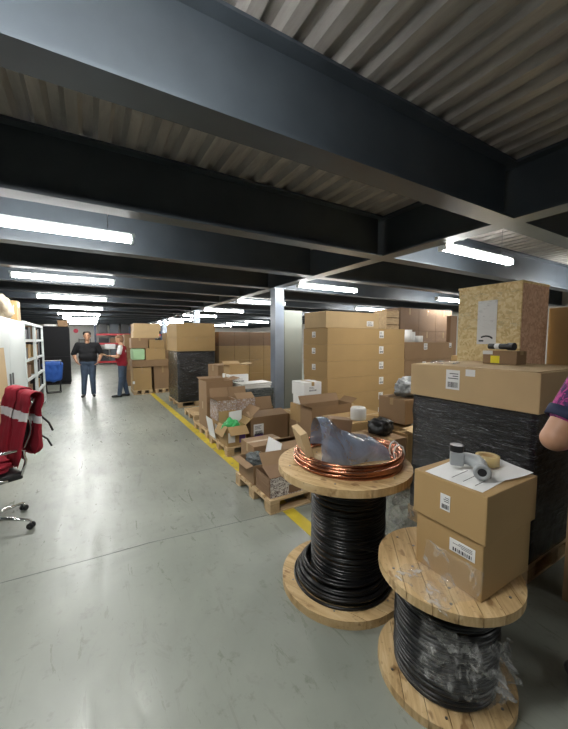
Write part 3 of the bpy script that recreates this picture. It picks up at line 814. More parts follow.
mb = MB(); mb.plate([(0, 0, 0), (.42, .05, .02), (.45, .3, .04), (.03, .27, .03)], .006, M['card2']); ob = mb.build('cardboard_sheet', None, (2.95, 2.2, .58), .0); tag(ob, 'loose pale cardboard sheet on the heap beside the black bag', 'cardboard')

# ================================================================ PALLET A (nearest, beside the yellow line)
pallet(1.37, 2.58, 0, 1.0, .8, 'nearest wooden pallet carrying crushed cartons beside the yellow floor line', rot=radians(1))
A0 = .131
o = open_carton('cardboard_box', 1.39, 2.62, A0, .36, .30, .19, 'brown carton with white floral-printed end at the front corner of the nearest pallet', 'card4', flaps=(None, None, None, None))
MB().box(.002, .358, -.002, 0, .002, .188, M['printw']).build('printed_panel', o)['label'] = 'white end panel with grey print'
MB().box(.2, .34, -.004, -.002, .01, .09, M['card4']).build('brown_patch', o)
mb = MB(); mb.plate([(0, .0, .19), (.36, .0, .19), (.36, .17, .235), (0, .17, .25)], .004, M['card4']); mb.build('flap', o)
mb = MB(); mb.plate([(.01, .17, .25), (.35, .17, .235), (.33, .29, .33), (.03, .30, .34)], .004, M['card3']); mb.build('flap', o)
for k in range(3): MB().box(-.006, 0, .01, .29, .02 + k * .06, .05 + k * .06, M['card4']).build('side_fold', o)
o = open_carton('cardboard_box', 1.38, 2.96, A0, .26, .38, .2, 'open carton with grey plastic and white paper, back left of the nearest pallet', 'card3', flaps=(None, None, 100, None), fl=.08)
b_ = lump('plastic_bag', (.22, .32, .13), M['wrapg'], None, (1.51, 3.15, A0 + .13), .1, .35, 3, 21, 4); tag(b_, 'grey plastic bag stuffed in the low open carton on the nearest pallet', 'bag')
mb = MB(); mb.plate([(0, 0, 0), (0, .3, 0), (.05, .3, .20), (.05, 0, .20)], .003, M['white']); ob = mb.build('paper_board', None, (1.645, 2.93, A0 + .19)); tag(ob, 'white board leaning between the cartons on the nearest pallet', 'cardboard')
o = open_carton('cardboard_box', 1.72, 2.98, A0, .46, .36, .30, 'wide brown carton with crushed brown flaps at the back of the nearest pallet', 'card3', flaps=(-80, -70, None, None), fl=.16)
carton('cardboard_box', 1.80, 2.64, A0, .3, .28, .12, 'flat reddish carton on the nearest pallet partly under the reel edge', 'card4')
carton('cardboard_box', 1.60, 3.42, 0, .45, .38, .36, 'plain brown carton standing on the floor between the two nearest pallets', 'card3')

# ================================================================ PALLET B
pallet(1.57, 4.2, 0, 1.3, .8, 'second wooden pallet with printed cartons and the green bag')
g1 = open_carton('cardboard_box', 1.58, 4.22, A0, .28, .34, .28, 'open brown carton with a green bag inside at the front of the second pallet', 'card', flaps=(130, 10, 150, 50), fl=.15, stickers=(('-y', .22, .45, .10, .14, dict(marks=False, name='white_sticker')), ('-y', .78, .5, .09, .2, dict(m=M['purple'], name='purple_print', marks=False))))
b_ = lump('plastic_bag', (.25, .26, .26), M['green'], None, (1.68, 4.34, A0 + .12), .3, .4, 2.6, 2, 4); tag(b_, 'bright green plastic bag spilling out of the open carton', 'bag')
mb = MB(); mb.plate([(0, 0, 0), (.2, -.02, .04), (.22, .03, .19), (.03, .05, .17)], .02, M['foam']); ob = mb.build('foam_sheet', None, (1.70, 4.50, A0 + .24)); tag(ob, 'white foam sheet sticking out behind the green bag', 'foam')
open_carton('cardboard_box', 1.94, 4.24, A0, .62, .5, .36, 'wide open brown carton with a white and purple label on the second pallet', 'card3', flaps=(-75, 20, -50, None), fl=.2, stickers=(('-y', .2, .5, .16, .16), ('-y', .2, .28, .14, .05, dict(m=M['purple'], marks=False, name='purple_print'))))
carton('cardboard_box', 2.62, 4.24, A0, .24, .4, .34, 'narrow brown carton with white label at the right end of the second pallet', 'card', stickers=(('-y', .4, .5, .09, .1),))
carton('cardboard_box', 1.60, 4.60, A0, .30, .36, .27, 'brown carton at the bottom left behind the green bag on the second pallet', 'card', stickers=(('-x', .4, .5, .12, .14, dict(marks=False, name='white_sticker')),))
carton('cardboard_box', 1.92, 4.76, A0, .32, .22, .27, 'brown carton at the bottom right behind the green bag on the second pallet', 'card3')
carton('cardboard_box', 2.26, 4.76, A0, .32, .22, .38, 'brown carton behind the wide open one on the second pallet', 'card')
for i, x in enumerate((1.58, 1.89)):
    open_carton('printed_carton', x, 4.62, A0 + .274, .30, .34, .30, 'open carton printed with pale flowers, ' + ('left' if i == 0 else 'right') + ' of the pair stacked on the second pallet', 'card3',
                'printed cartons on the second pallet', flaps=(-60 if i else None, 20, 60 if i == 0 else None, None), fl=.15, facemat='print')
mb = MB(); mb.plate([(0, 0, 0), (0, .3, .0), (-.05, .3, .3), (-.05, 0, .3)], .003, M['white']); ob = mb.build('paper_board', None, (1.545, 4.70, .05)); ob.location = (1.56, 4.66, 0.135); tag(ob, 'white board leaning on the left side of the printed carton pile', 'cardboard')

# ================================================================ PALLET C
pallet(1.6, 5.2, 0, 1.3, .8, 'third wooden pallet under the grey-wrapped bundle, left of the column')
wg = wrapped_block('wrapped_bundle', 2.16, 5.2, A0, .68, .36, .62, 'low bundle wrapped in grey film with white foam sheets on it, left of the column', M['wrapg'], 'wrapped bundle', .03)
for k in range(3):
    m_ = MB(); m_.box(-.31, .31, -.17, .17, 0, .03, M['foam'], bevel=.008); ob = m_.build('foam_sheet', None, (2.5 + k * .015 - .03, 5.38, A0 + .623 + k * .032), radians((k - 1) * 5)); tag(ob, 'white foam sheet on the grey-wrapped bundle, %s of three' % ('bottom', 'middle', 'top')[k], 'foam', 'foam sheets on the grey bundle')
carton('cardboard_box', 1.63, 5.3, A0, .48, .45, .42, 'brown carton at the bottom left of the third pallet', 'card3')
open_carton('cardboard_box', 1.63, 5.3, A0 + .423, .46, .44, .36, 'open brown carton with jars on top of another at the left of the third pallet', 'card3', flaps=(None, 80, None, 75), fl=.14)
carton('cardboard_box', 2.14, 5.6, A0, .5, .38, .58, 'large brown carton hidden behind the grey-wrapped bundle', 'card3')
carton('cardboard_box', 2.14, 5.6, A0 + .583, .38, .34, .26, 'white carton with grey print behind the grey-wrapped bundle', 'white', stickers=(('-y', .5, .6, .26, .1), ('-y', .5, .15, .3, .05, dict(m=M['redink'], marks=False, name='red_print'))))
open_carton('cardboard_box', 2.16, 5.62, A0 + .846, .34, .3, .17, 'small open brown carton on top of the white printed carton', 'card', flaps=(None, 70, 80, 80), fl=.13)
for i in range(3):
    mb = MB(); mb.lathe([(.001, 0), (.05, 0), (.05, .16), (.035, .19), (.035, .22), (.001, .22)], 18, M['card4']); ob = mb.build('jar', None, (1.72 + i * .13, 5.44, A0 + .423 + .2), 0); tag(ob, 'brown jar in the open carton on the third pallet, ' + ('left', 'middle', 'right')[i] + ' of three', 'jar', 'jars in the open carton')
    MB().lathe([(.001, .221), (.038, .221), (.038, .24), (.001, .24)], 18, M['white']).build('lid', ob); ob.location.z = A0 + .428
# ================================================================ PALLET D
pallet(1.72, 6.4, 0, 1.2, .8, 'fourth wooden pallet beside the tall black-wrapped stack')
carton('cardboard_box', 2.1, 6.45, A0, .7, .7, .5, 'wide brown carton on the fourth pallet', 'card')
carton('cardboard_box', 2.25, 6.5, A0 + .502, .5, .5, .45, 'brown carton on top of the wide one on the fourth pallet', 'card3', rot=.1)
# grey sheet steel cabinet next to the column
cb = MB(); cb.box(0, .46, 0, .5, .04, 2.22, M['greyp'], bevel=.004); ob = cb.build('steel_cabinet', None, (3.5, 5.98, 0)); tag(ob, 'plain grey steel cabinet standing right behind the steel column', 'cabinet')
MB().box(.01, .45, .02, .48, 0, .04, M['black']).build('plinth', ob); MB().box(.02, .44, -.008, 0, .08, 2.18, M['greyp'], bevel=.002).build('door', ob)

# ================================================================ TALL BLACK-WRAPPED STACK + WALL OF CARTONS
pallet(1.76, 7.92, 0, .9, 1.1, 'pallet under the tall black-wrapped stack topped by brown cartons')
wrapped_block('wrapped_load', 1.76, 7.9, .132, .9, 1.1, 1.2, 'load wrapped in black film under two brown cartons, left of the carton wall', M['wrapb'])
for k in range(2): carton('cardboard_box', 1.75, 7.9, 1.334 + k * .335, .92, 1.1, .333, 'long brown carton on the black-wrapped load, ' + ('lower' if k == 0 else 'upper') + ' of two', 'card', 'cartons on the black-wrapped load')
for i in range(6):
    for k in range(5):
        if i < 5 or k < 4:
            carton('cardboard_box', 2.82 + i * .42, 8.05, k * .362, .415, .8, .36, 'brown carton in the wrapped wall behind the pallets, column %s from the left, %s row' % (('one', 'two', 'three', 'four', 'five', 'six')[i], ('bottom', 'second', 'third', 'fourth', 'top')[k]), 'card' if k < 4 else 'card4', 'wall of brown cartons behind the pallets', tape=False)
film_box(2.81, 8.04, .9, 2.54, .82, .95, 'clear stretch film over the upper rows of the carton wall')

# ================================================================ FAR GROUP near the people
FG = 'cartons stacked beyond the person in the red vest'
pallet(1.06, 10.45, 0, .52, .8, 'small pallet under the square carton next to the red-vested person')
pallet(1.66, 10.5, 0, .5, .8, 'small pallet under the upright carton beyond the red-vested person')
carton('cardboard_box', 1.06, 10.45, .131, .5, .7, .66, 'square brown carton with rounded film edges behind the red-vested person', 'card', FG, stickers=(('-y', .02, .35, .06, .08, dict(marks=False, name='white_sticker')),))
carton('cardboard_box', 1.64, 10.5, .131, .5, .7, .68, 'upright brown carton nearest to the black-wrapped stack', 'card3', FG)
carton('cardboard_box', 1.04, 10.45, .814, 1.05, .7, .2, 'long flat carton bridging the two lower far cartons', 'card3', FG)
carton('cardboard_box', 1.42, 10.45, 1.017, .55, .7, .34, 'brown carton right of the pale green block', 'card', FG)
gb = MB(); gb.box(0, .34, 0, .6, 0, .33, M['greenp'], bevel=.05); ob = gb.build('foam_block', None, (1.06, 10.46, 1.017)); tag(ob, 'pale green rounded foam block on the long flat carton', 'foam')
carton('cardboard_box', 1.04, 10.47, 1.36, .45, .6, .3, 'dark brown carton above the pale green block', 'card3', FG)
carton('cardboard_box', 1.52, 10.5, 1.36, .42, .6, .24, 'brown carton with dark gap above the brown far carton', 'card', FG)
carton('cardboard_box', 1.1, 10.5, 1.662, .72, .6, .2, 'pale long carton second from the top of the far pile', 'card2', FG, tape=False)
carton('cardboard_box', 1.12, 10.5, 1.864, .74, .6, .22, 'yellowish long carton on the very top of the far pile', 'card2', FG, tape=False)
# more cartons behind that group
for k in range(3):
    carton('cardboard_box', 1.0 + .02 * k, 12.6, k * .6, 1.0, .8, .59, 'large brown carton in the pile beyond the far group, ' + ('bottom', 'middle', 'top')[k], 'card3', 'cartons beyond the far group')
for i in range(4):
    for k in range(3):
        carton('cardboard_box', 2.3 + i * .75, 12.0 + i * .1, k * .62, .7, .7, .61, 'brown carton deep in the hall, pile %s from the left, %s' % (('one', 'two', 'three', 'four')[i], ('bottom', 'middle', 'top')[k]), ('card', 'card3')[(i + k) % 2], 'cartons deep in the hall', tape=False)

# ================================================================ BACK: pallet racking
RK = empty('pallet_rack', (.3, 24.3, 0)); tag(RK, 'long pallet rack with red beams at the far end of the hall', 'rack')
for i in range(4):
    for yy in (0, 1.0): MB().box(i * 2.0, i * 2.0 + .1, yy, yy + .08, 0, 2.5, M['bluesteel']).build('upright', RK)
for z in (.12, 1.3, 1.9):
    for yy in (0, 1.02): MB().box(.1, 6.0, yy, yy + .05, z, z + .12, M['redsteel']).build('beam', RK)
    MB().box(.1, 6.0, .06, 1.0, z + .09, z + .11, M['black']).build('shelf', RK)
random.seed(21)
for z, zn in ((.235, 'bottom'), (1.415, 'middle'), (2.015, 'top')):
    for i in range(9):
        x = .5 + i * .62; hh = random.uniform(.28, .36) if 1 < z < 2 else random.uniform(.7, .92); mm = random.choice(('black', 'black', 'card4', 'ink', 'black', 'ink', 'steel'))
        if i in (3, 6) and False: continue
        ob = MB().box(0, random.uniform(.48, .55), 0, .7, 0, hh, M[mm], bevel=.02).build('storage_box', None, (x + (.1 if i % 3 == 2 else .06), 24.45, z))
        MB().box(-.005, .02 + .36, -.01, .705, hh, hh + .015, M['black']).build('lid', ob)
        tag(ob, '%s box on the %s shelf of the far rack, number %s from the left' % ({'black': 'black', 'steel': 'dark blue-grey', 'card4': 'brown', 'ink': 'dark', 'white': 'white'}[mm], zn, ('one', 'two', 'three', 'four', 'five', 'six', 'seven', 'eight', 'nine')[i]), 'box', 'boxes on the far rack')
ob = MB().box(0, .6, 0, .02, 0, .32, M['white']).build('rack_sign', None, (.85, 24.27, 1.02)); tag(ob, 'blank white board hanging below the red rack beam', 'sign')
# small dark shelf and red spot on the end wall
sf = empty('wall_shelf', (-.65, 27.6, 0)); tag(sf, 'small dark pigeonhole shelf against the far white wall', 'shelf')
for x in (0, .35, .7): MB().box(x, x + .04, 0, .35, 0, 1.7, M['black']).build('upright', sf)
for z in (.4, .8, 1.2, 1.6): MB().box(.04, .7, 0, .35, z, z + .04, M['black']).build('shelf', sf)
ob = MB().disc(.15, 0, .05, 24, M['pinkred'], Matrix.Rotation(radians(90), 4, 'X')).build('round_sign', None, (-.80, 27.99, 2.25)); tag(ob, 'small round pinkish-red sign high on the far white wall', 'sign')
# ================================================================ LEFT SIDE
# white cabinet
wc = empty('storage_cabinet', (-1.5, 5.2, 0)); tag(wc, 'tall white two-door cabinet at the left edge with bundles on top', 'cabinet')
MB().box(0, .48, 0, 2.3, .0, 1.92, M['whitep'], bevel=.004).build('body', wc)
for y0, y1 in ((.02, .93), (.95, 2.28)):
    d_ = MB().box(.48, .5, y0, y1, .06, 1.89, M['whitep'], bevel=.003).build('door', wc)
    MB().box(.5, .52, y1 - .1 if y0 < .5 else y0 + .06, y1 - .07 if y0 < .5 else y0 + .09, .95, 1.12, M['tread'], bevel=.004).build('handle', d_)
# cardboard leaning on it
mb = MB(); mb.plate([(0, 0, 0), (0, .75, 0), (-.06, .75, 1.5), (-.06, 0, 1.5)], .012, M['card2']); ob = mb.build('cardboard_sheet', None, (-.90, 4.72, 0.003)); tag(ob, 'tall cardboard sheet leaning at the left edge against the white cabinet', 'cardboard')
sticker(ob, '+x', (.013, .75, 1.5), .7, .18, .14, .2)
ob.children[0].location = (-.012, 0, 0)
# bundles on top
for i, (y, s_, l_) in enumerate(((5.75, (.46, .8, .24), 'plump tan film-wrapped bundle on the white cabinet, lower left'), (6.75, (.46, .75, .40), 'brown film-wrapped bundle on the right of the white cabinet top'))):
    o = lump('wrapped_bundle', s_, M['tan'], None, (-1.26, y, 1.921), 0, .15, 2.2, 30 + i, 4); tag(o, l_, 'bundle')
    lump('film_cover', (s_[0] + .02, s_[1] + .02, s_[2] + .01), M['film'], o, (0, 0, 0), 0, .15, 2.2, 30 + i, 3)
o = lump('wrapped_bundle', (.42, .6, .27), M['foam'], None, (-1.26, 5.78, 2.165), 0, .15, 2.2, 40, 4); tag(o, 'pale film-wrapped bundle on top of the lower tan bundle', 'bundle')
carton('cardboard_box', -1.45, 7.15, 1.921, .42, .3, .34, 'upright tan carton at the end of the bundles on the white cabinet', 'card')
# white racks
def white_rack(y0, y1, lab, items):
    r = empty('metal_rack', (-1.5, y0, 0)); tag(r, lab, 'rack'); L = y1 - y0
    for x in (0, .46):
        for y in (0, L - .04): MB().box(x, x + .04, y, y + .04, 0, 1.95, M['whitep']).build('post', r)
    zs = (.1, .47, .84, 1.21, 1.58, 1.91)
    for z in zs: MB().box(.04, .46, .04, L - .04, z, z + .02, M['whitep']).build('shelf', r); MB().box(.47, .50, .04, L - .04, z - .015, z + .035, M['whitep']).build('front_rail', r)
    random.seed(int(y0 * 10))
    cn = 0
    for zi, z in enumerate(zs[:-1]):
        y = .08; k = 0
        while y < L - .35:
            w_ = random.uniform(.2, .3); h_ = random.uniform(.18, .31); c_ = random.choice(('ink', 'card3', 'black', 'card', 'card4'))
            ob = MB().box(0, .36, 0, w_, 0, h_, M[c_], bevel=.006).build('storage_box', None, (-1.41, y0 + y, z + .021))
            MB().box(-.003, .364, -.003, w_ + .003, h_, h_ + .02, M[c_]).build('lid', ob)
            tag(ob, '%s box in the %s, %s shelf, place %s from the camera' % ({'ink': 'dark', 'card3': 'brown', 'black': 'black', 'card': 'tan', 'card4': 'reddish'}[c_], items, ('bottom', 'second', 'third', 'fourth', 'fifth')[zi], ('one', 'two', 'three', 'four', 'five')[k]), 'box', 'boxes in the ' + items)
            y += w_ + random.uniform(.04, .12); k += 1
    return r
white_rack(7.55, 8.85, 'open white metal rack next to the white cabinet', 'nearer white rack')
white_rack(8.95, 10.3, 'open white metal rack farther along the left wall', 'farther white rack')
# trolley with blue bag
tr = empty('bag_trolley', (-.98, 12.1, 0), radians(10)); tag(tr, 'black-legged trolley with a blue cloth bag beside the white rack', 'trolley')
o = blob('bag', [((-.14, 0, .45), (.14, 0, .45), .09, .09), ((-.17, 0, .86), (.17, 0, .86), .10, .10), ((-.15, 0, .65), (.15, 0, .65), .1, .1), ((-.14, 0, .45), (-.17, 0, .86), .09, .1), ((.14, 0, .45), (.17, 0, .86), .09, .1), ((0, 0, .42), (0, 0, .88), .1, .1)], M['blue'], tr, .02, 3); o['label'] = 'blue cloth bag'
mb = MB()
for s_ in (-1, 1):
    mb.tube([(s_ * .2, .12, 1.0), (s_ * .19, .1, .5), (s_ * .17, -.12, .02)], .012, 8, M['black']); mb.tube([(s_ * .2, -.12, .98), (s_ * .17, .14, .02)], .012, 8, M['black'])
mb.tube([(-.17, -.12, .02), (.17, -.12, .02)], .012, 8, M['black']); mb.tube([(-.17, .14, .02), (.17, .14, .02)], .012, 8, M['black']); mb.build('frame', tr)
MB().tube([(-.2, .12, .98), (-.2, .14, 1.55)], .008, 6, M['tread']).build('handle_rod', tr)
MB().tube([(-.21, -.12, .99), (.21, -.12, .99)], .01, 8, M['white']).build('rim', tr)
# big black padded panel
bp = MB(); bp.box(0, .95, 0, .35, .04, 2.08, M['blackcloth'], bevel=.07); ob = bp.build('padded_panel', None, (-1.55, 14.2, 0), radians(4)); tag(ob, 'tall black cloth-covered panel standing left of the person in black', 'panel')
MB().box(.03, .92, .04, .31, 0, .045, M['black']).build('foot_rail', ob)
MB().box(.02, .93, -.006, .0, 1.0, 1.012, M['ink']).build('seam', ob)
ob = MB().box(0, .34, 0, .25, 0, .07, M['white'], bevel=.01).build('tray', None, (-1.35, 14.28, 2.082)); tag(ob, 'shallow white tray on top of the black panel', 'tray')
carton('cardboard_box', -.95, 14.28, 2.082, .3, .24, .22, 'small brown carton on top of the black panel', 'card3')
for k in range(3): carton('cardboard_box', -2.6, 11.5 + k * 1.0, 0, .9, .9, 1.6 + .1 * k, 'big brown carton against the left wall, %s from the camera' % ('first', 'second', 'third')[k], 'card3', 'big cartons against the left wall')

# ================================================================ OFFICE CHAIR with red vests
CH_ = empty('office_chair', (-.82, 3.56, 0), atan2(-.42, -.91) - pi / 2); tag(CH_, 'chrome-armed office chair at the left edge with red vests over its back', 'chair')
# local: faces +Y
mb = MB(); mb.box(-.25, .25, -.22, .26, .44, .50, M['black'], bevel=.02); mb.build('seat', CH_)
mb = MB(); n = 10; g = []
for i in range(n + 1):
    z = .59 + .53 * i / n; y = -.24 - .08 * (i / n) ** 1.5 + .02 * sin(i); g.append((y, z))
for (a, b) in zip(g, g[1:]): mb.plate([(-.23, a[0], a[1]), (.23, a[0], a[1]), (.23, b[0], b[1]), (-.23, b[0], b[1])], .012, M['black'])
mb.build('backrest', CH_)
for s_ in (-1, 1):
    MB().tube([(s_ * .24, y - .005, z) for y, z in [(-.2, .47), (-.23, .55)] + g], .012, 8, M['chrome']).build('back_frame', CH_)
    MB().tube([(s_ * .25, -.24, .69), (s_ * .27, -.20, .695), (s_ * .28, .1, .70), (s_ * .28, .2, .68), (s_ * .28, .22, .6), (s_ * .27, .16, .52), (s_ * .25, -.1, .46), (s_ * .2, -.15, .44)], .013, 10, M['chrome']).build('armrest', CH_)
MB().tube([(-.24, -.33, 1.12), (.24, -.33, 1.12)], .012, 8, M['chrome']).build('top_rail', CH_)
MB().disc(.028, .1, .44, 20, M['chrome']).build('gas_lift', CH_)
MB().disc(.05, .07, .13, 20, M['black']).build('hub', CH_)
for k in range(5):
    a = radians(72 * k) + radians(-22) - CH_.rotation_euler.z; c_, s_ = cos(a), sin(a)
    l = MB().tube([(.03 * c_, .03 * s_, .105), (.18 * c_, .18 * s_, .10), (.35 * c_, .35 * s_, .075)], [.02, .016, .011], 10, M['chrome']).build('base_leg', CH_)
    w_ = MB(); R = Matrix.Translation((.36 * c_, .36 * s_, .028)) @ Matrix.Rotation(a, 4, 'Z')
    for q in (-.018, .018): w_.lathe([(.004, -.009), (.024, -.009), (.027, -.004), (.027, .004), (.024, .009), (.004, .009)], 20, M['black'], R @ Matrix.Translation((0, q, 0)) @ Matrix.Rotation(pi / 2, 4, 'X'))
    w_.tube([(0, 0, 0), (0, 0, .048)], .007, 8, M['chrome'], T=R); w_.build('caster', l)
def drape(name, x0, x1, zt, front_len, back_len, m, parent, label, off=.0, seed=0, stripe=None, yt=-.33):
    """cloth folded over the top rail: back panel hangs outside (-y), front inside (+y)"""
    mb = MB(); nu = 14; prof = []
    for k in range(9): t_ = k / 8; prof.append((yt - .035 - off + .03 * (1 - t_) + .045 * (1 - t_), zt - back_len * (1 - t_)))
    for k in range(1, 5): a = pi * k / 5; prof.append((yt - (.035 + off) * cos(a), zt + .02 * sin(a) + .005))
    for k in range(9): t_ = k / 8; prof.append((yt + .04 + off + .11 * t_, zt - front_len * t_))
    G = []
    for i in range(nu + 1):
        u = i / nu; row = []
        for j, (y, z) in enumerate(prof):
            w_ = noise.noise(Vector((u * 5 + seed, j * .35, 2))) * .045 * (1 if j not in (9, 10, 11) else .15); taper = 1
            xx = x0 + (x1 - x0) * u + noise.noise(Vector((j * .5, u * 2, seed))) * .015
            row.append(mb.bm.verts.new((xx, y + (abs(w_) if j > 10 else -abs(w_)), z + noise.noise(Vector((u * 6, seed, 0))) * .015 * (j in (0, len(prof) - 1)))))
        G.append(row)
    a_ = mb.mi(m); b_ = mb.mi(M['white'])
    for i in range(nu):
        for j in range(len(prof) - 1):
            f = mb.bm.faces.new([G[i][j], G[i + 1][j], G[i + 1][j + 1], G[i][j + 1]]); f.smooth = True
            f.material_index = b_ if (stripe and (prof[j][1] + prof[j + 1][1]) / 2 < stripe[1] and (prof[j][1] + prof[j + 1][1]) / 2 > stripe[0]) else a_
    o = mb.build(name, parent); md = o.modifiers.new('t', 'SOLIDIFY'); md.thickness = .006; md.offset = 0; apply_mods(o); return o
v1 = empty('safety_vest', CH_.location, CH_.rotation_euler); tag(v1, 'red vest with white band draped over the office chair back', 'vest')
drape('cloth', -.30, .02, 1.14, .58, .5, M['red'], v1, '', 0, 1, (.90, .965))
v2 = empty('safety_vest', CH_.location, CH_.rotation_euler); tag(v2, 'second red vest with white band hanging on the near side of the chair back', 'vest')
drape('cloth', -.02, .25, 1.155, .60, .60, M['red'], v2, '', .012, 5, (.91, .975))
bpk = blob('backpack', [((.12, -.42, .60), (.2, -.42, .60), .075, .075), ((.12, -.42, .80), (.2, -.42, .8), .075, .07), ((.12, -.42, .62), (.12, -.42, .8), .07, .07), ((.2, -.42, .62), (.2, -.42, .8), .07, .07)], M['red'], None, .015, 4, tuple(CH_.location), CH_.rotation_euler.z)
tag(bpk, 'dark red bag with black straps hanging behind the office chair back', 'bag')
for k, pts in enumerate(([(.2, -.45, .88), (.22, -.52, .86), (.2, -.58, .78), (.17, -.60, .70)], [(.22, -.48, .70), (.2, -.56, .62), (.16, -.58, .55)], [(.18, -.40, 1.02), (.2, -.43, .95), (.2, -.43, .86)])):
    MB().tube(pts, .010, 6, M['black']).build('strap', bpk)

o = lump('safety_vest', (.56, .50, .12), M['red'], None, (CH_.location.x - .04, CH_.location.y - .02, .502), .5, .3, 2.4, 17, 4); tag(o, 'crumpled red vest piled on the office chair seat', 'vest')
# ================================================================ PEOPLE
def hand(wr, d, up, side, caps, s=1.0, curl=.5):
    """adds palm, four bent fingers and thumb; d along forearm, up = back of hand normal, side = thumb side"""
    d, up, side = Vector(d).normalized(), Vector(up).normalized(), Vector(side).normalized(); wr = Vector(wr)
    for q in (-.026, -.009, .009, .026): caps.append((wr + d * .01 + side * q * .6 * s, wr + d * .085 * s + side * q * s, .014 * s, .012 * s))
    for q, L in ((-.03, .062), (-.011, .078), (.010, .084), (.03, .074)):
        p0 = wr + d * .085 * s + side * q * s; p1 = p0 + (d * cos(curl) - up * sin(curl)) * L * .5 * s; p2 = p1 + (d * cos(curl * 2.1) - up * sin(curl * 2.1)) * L * .5 * s
        caps.append((p0, p1, .0095 * s, .0085 * s)); caps.append((p1, p2, .0085 * s, .007 * s))
    t0 = wr + d * .025 * s + side * .028 * s; t1 = t0 + (d * .6 + side * .75 - up * .2).normalized() * .04 * s; t2 = t1 + (d * .9 + side * .3 - up * .3).normalized() * .032 * s
    caps.append((t0, t1, .013 * s, .011 * s)); caps.append((t1, t2, .011 * s, .009 * s))
def person(loc, rot, J, cl, label, H=1.75, voxel=.014, broad=1.0):
    """J: joints in metres for a 1.75 m body facing +Y; cl: clothing settings"""
    r = empty('person', loc, rot); tag(r, label, 'person'); k = H / 1.75; r.scale = (1, 1, 1)
    V = lambda p: tuple(c * k for c in p)
    B = broad; caps = []
    hz = 1.635; hx, hy = J.get('head', (0, .03))
    caps += [((hx, hy - .015, hz - .01), (hx, hy - .01, hz + .03), .082, .086), ((hx, hy + .01, hz - .02), (hx, hy + .02, hz + .03), .074, .076), ((hx, hy + .045, hz - .085), (hx, hy + .02, hz - .05), .036, .055), ((hx, hy + .088, hz - .035), (hx, hy + .082, hz + .01), .013, .009),
             ((hx - .022, hy + .074, hz - .062), (hx + .022, hy + .074, hz - .062), .009, .009)]
    for s_ in (-1, 1): caps.append(((hx + s_ * .084, hy - .015, hz - .02), (hx + s_ * .088, hy - .022, hz + .015), .010, .013))
    caps += [((0, 0, 1.42), (hx * .7, hy * .6, 1.56), .058, .055)]
    tors = [((-.11 * B, 0, 1.36), (.11 * B, 0, 1.36), .085, .085), ((-.09 * B, .01, 1.22), (.09 * B, .01, 1.22), .105, .105), ((-.07 * B, .02, 1.08), (.07 * B, .02, 1.08), .105 * B, .105 * B), ((-.075 * B, .0, .96), (.075 * B, .0, .96), .11, .11),
            ((-.1 * B, 0, 1.34), (-.07 * B, 0, 1.0), .08, .09), ((.1 * B, 0, 1.34), (.07 * B, 0, 1.0), .08, .09), ((0, .01, 1.3), (0, .02, 1.02), .11, .11), ((-.17 * B, 0, 1.405), (.17 * B, 0, 1.405), .055, .055), ((0, -.01, 1.40), (0, 0, 1.47), .07, .06)]
    caps += tors
    shirt = [(a, b, r0 + .012, r1 + .012) for a, b, r0, r1 in tors[:-1]]; pants = [((-.075 * B, 0, .95), (.075 * B, 0, .95), .122, .122), ((-.07 * B, .005, 1.0), (.07 * B, .005, 1.0), .112, .112)]
    shoes = []
    for nm, s_ in (('L', -1), ('R', 1)):
        sh = Vector((s_ * .185 * B, 0, 1.40)); el = Vector(J['el' + nm]); wr = Vector(J['wr' + nm])
        af = J.get('arm', 1); caps += [(sh, el, .052 * af, .043 * af), (el, wr, .045 * af, .028 * af)]
        hd = Vector(J.get('hd' + nm, (wr - el).normalized())); hand(wr, hd, J.get('up' + nm, (s_, 0, 0)), J.get('side' + nm, (0, 1, 0)), caps, 1.0, J.get('curl', .5))
        m_ = sh + (el - sh) * cl.get('sleeve', .7); shirt.append((sh, m_, .066 * af, .062 * af))
        hp = Vector((s_ * .095, 0, .93)); kn = Vector(J.get('kn' + nm, (s_ * .11, .02, .50))); an = Vector(J.get('an' + nm, (s_ * .12, -.01, .085))); fd = Vector(J.get('fd' + nm, (s_ * .15, 1, 0))).normalized()
        caps += [(hp, kn, .088, .056), (kn, an, .056, .036), (an + Vector((0, 0, -.04)), an + fd * .15 + Vector((0, 0, -.05)), .032, .028)]
        pants += [(hp, kn, .102, .076), (kn, an + Vector((0, 0, .0)), .076, .06)]
        shoes.append([(an - fd * .04 + Vector((0, 0, -.045)), an + fd * .07 + Vector((0, 0, -.045)), .04, .042), (an + fd * .07 + Vector((0, 0, -.047)), an + fd * .17 + Vector((0, 0, -.052)), .042, .034), (an, an - fd * .02 + Vector((0, 0, -.03)), .042, .04)])
    sc = lambda cs: [(V(a), V(b), x * k, y * k) for a, b, x, y in cs]
    blob('body', sc(caps), M['skin'], r, voxel, 3)
    blob('shirt', sc(shirt), M[cl['shirt']], r, voxel, 5)
    blob('trousers', sc(pants), M[cl['pants']], r, voxel, 4)
    for s_ in shoes: blob('shoe', sc(s_), M['shoe'], r, min(voxel, .01), 3)
    hair = [((hx, hy - .03, hz + .035), (hx, hy - .005, hz + .052), .086, .078), ((hx, hy - .045, hz - .03), (hx, hy - .04, hz + .03), .072, .08), ((hx - .03, hy - .0, hz + .062), (hx + .03, hy + .0, hz + .062), .068, .068)]
    blob('hair', sc(hair), M[cl['hair']], r, .01, 2)
    for s_ in (-1, 1):
        e = MB(); e.capsule(V((hx + s_ * .031, hy + .083, hz + .012)), V((hx + s_ * .031, hy + .0835, hz + .012)), .009 * k, m=M['ink'], seg=10); e.build('eye', r)
        e = MB(); e.capsule(V((hx + s_ * .018, hy + .089, hz + .034)), V((hx + s_ * .046, hy + .082, hz + .036)), .005 * k, m=M[cl['hair']], seg=8); e.build('eyebrow', r)
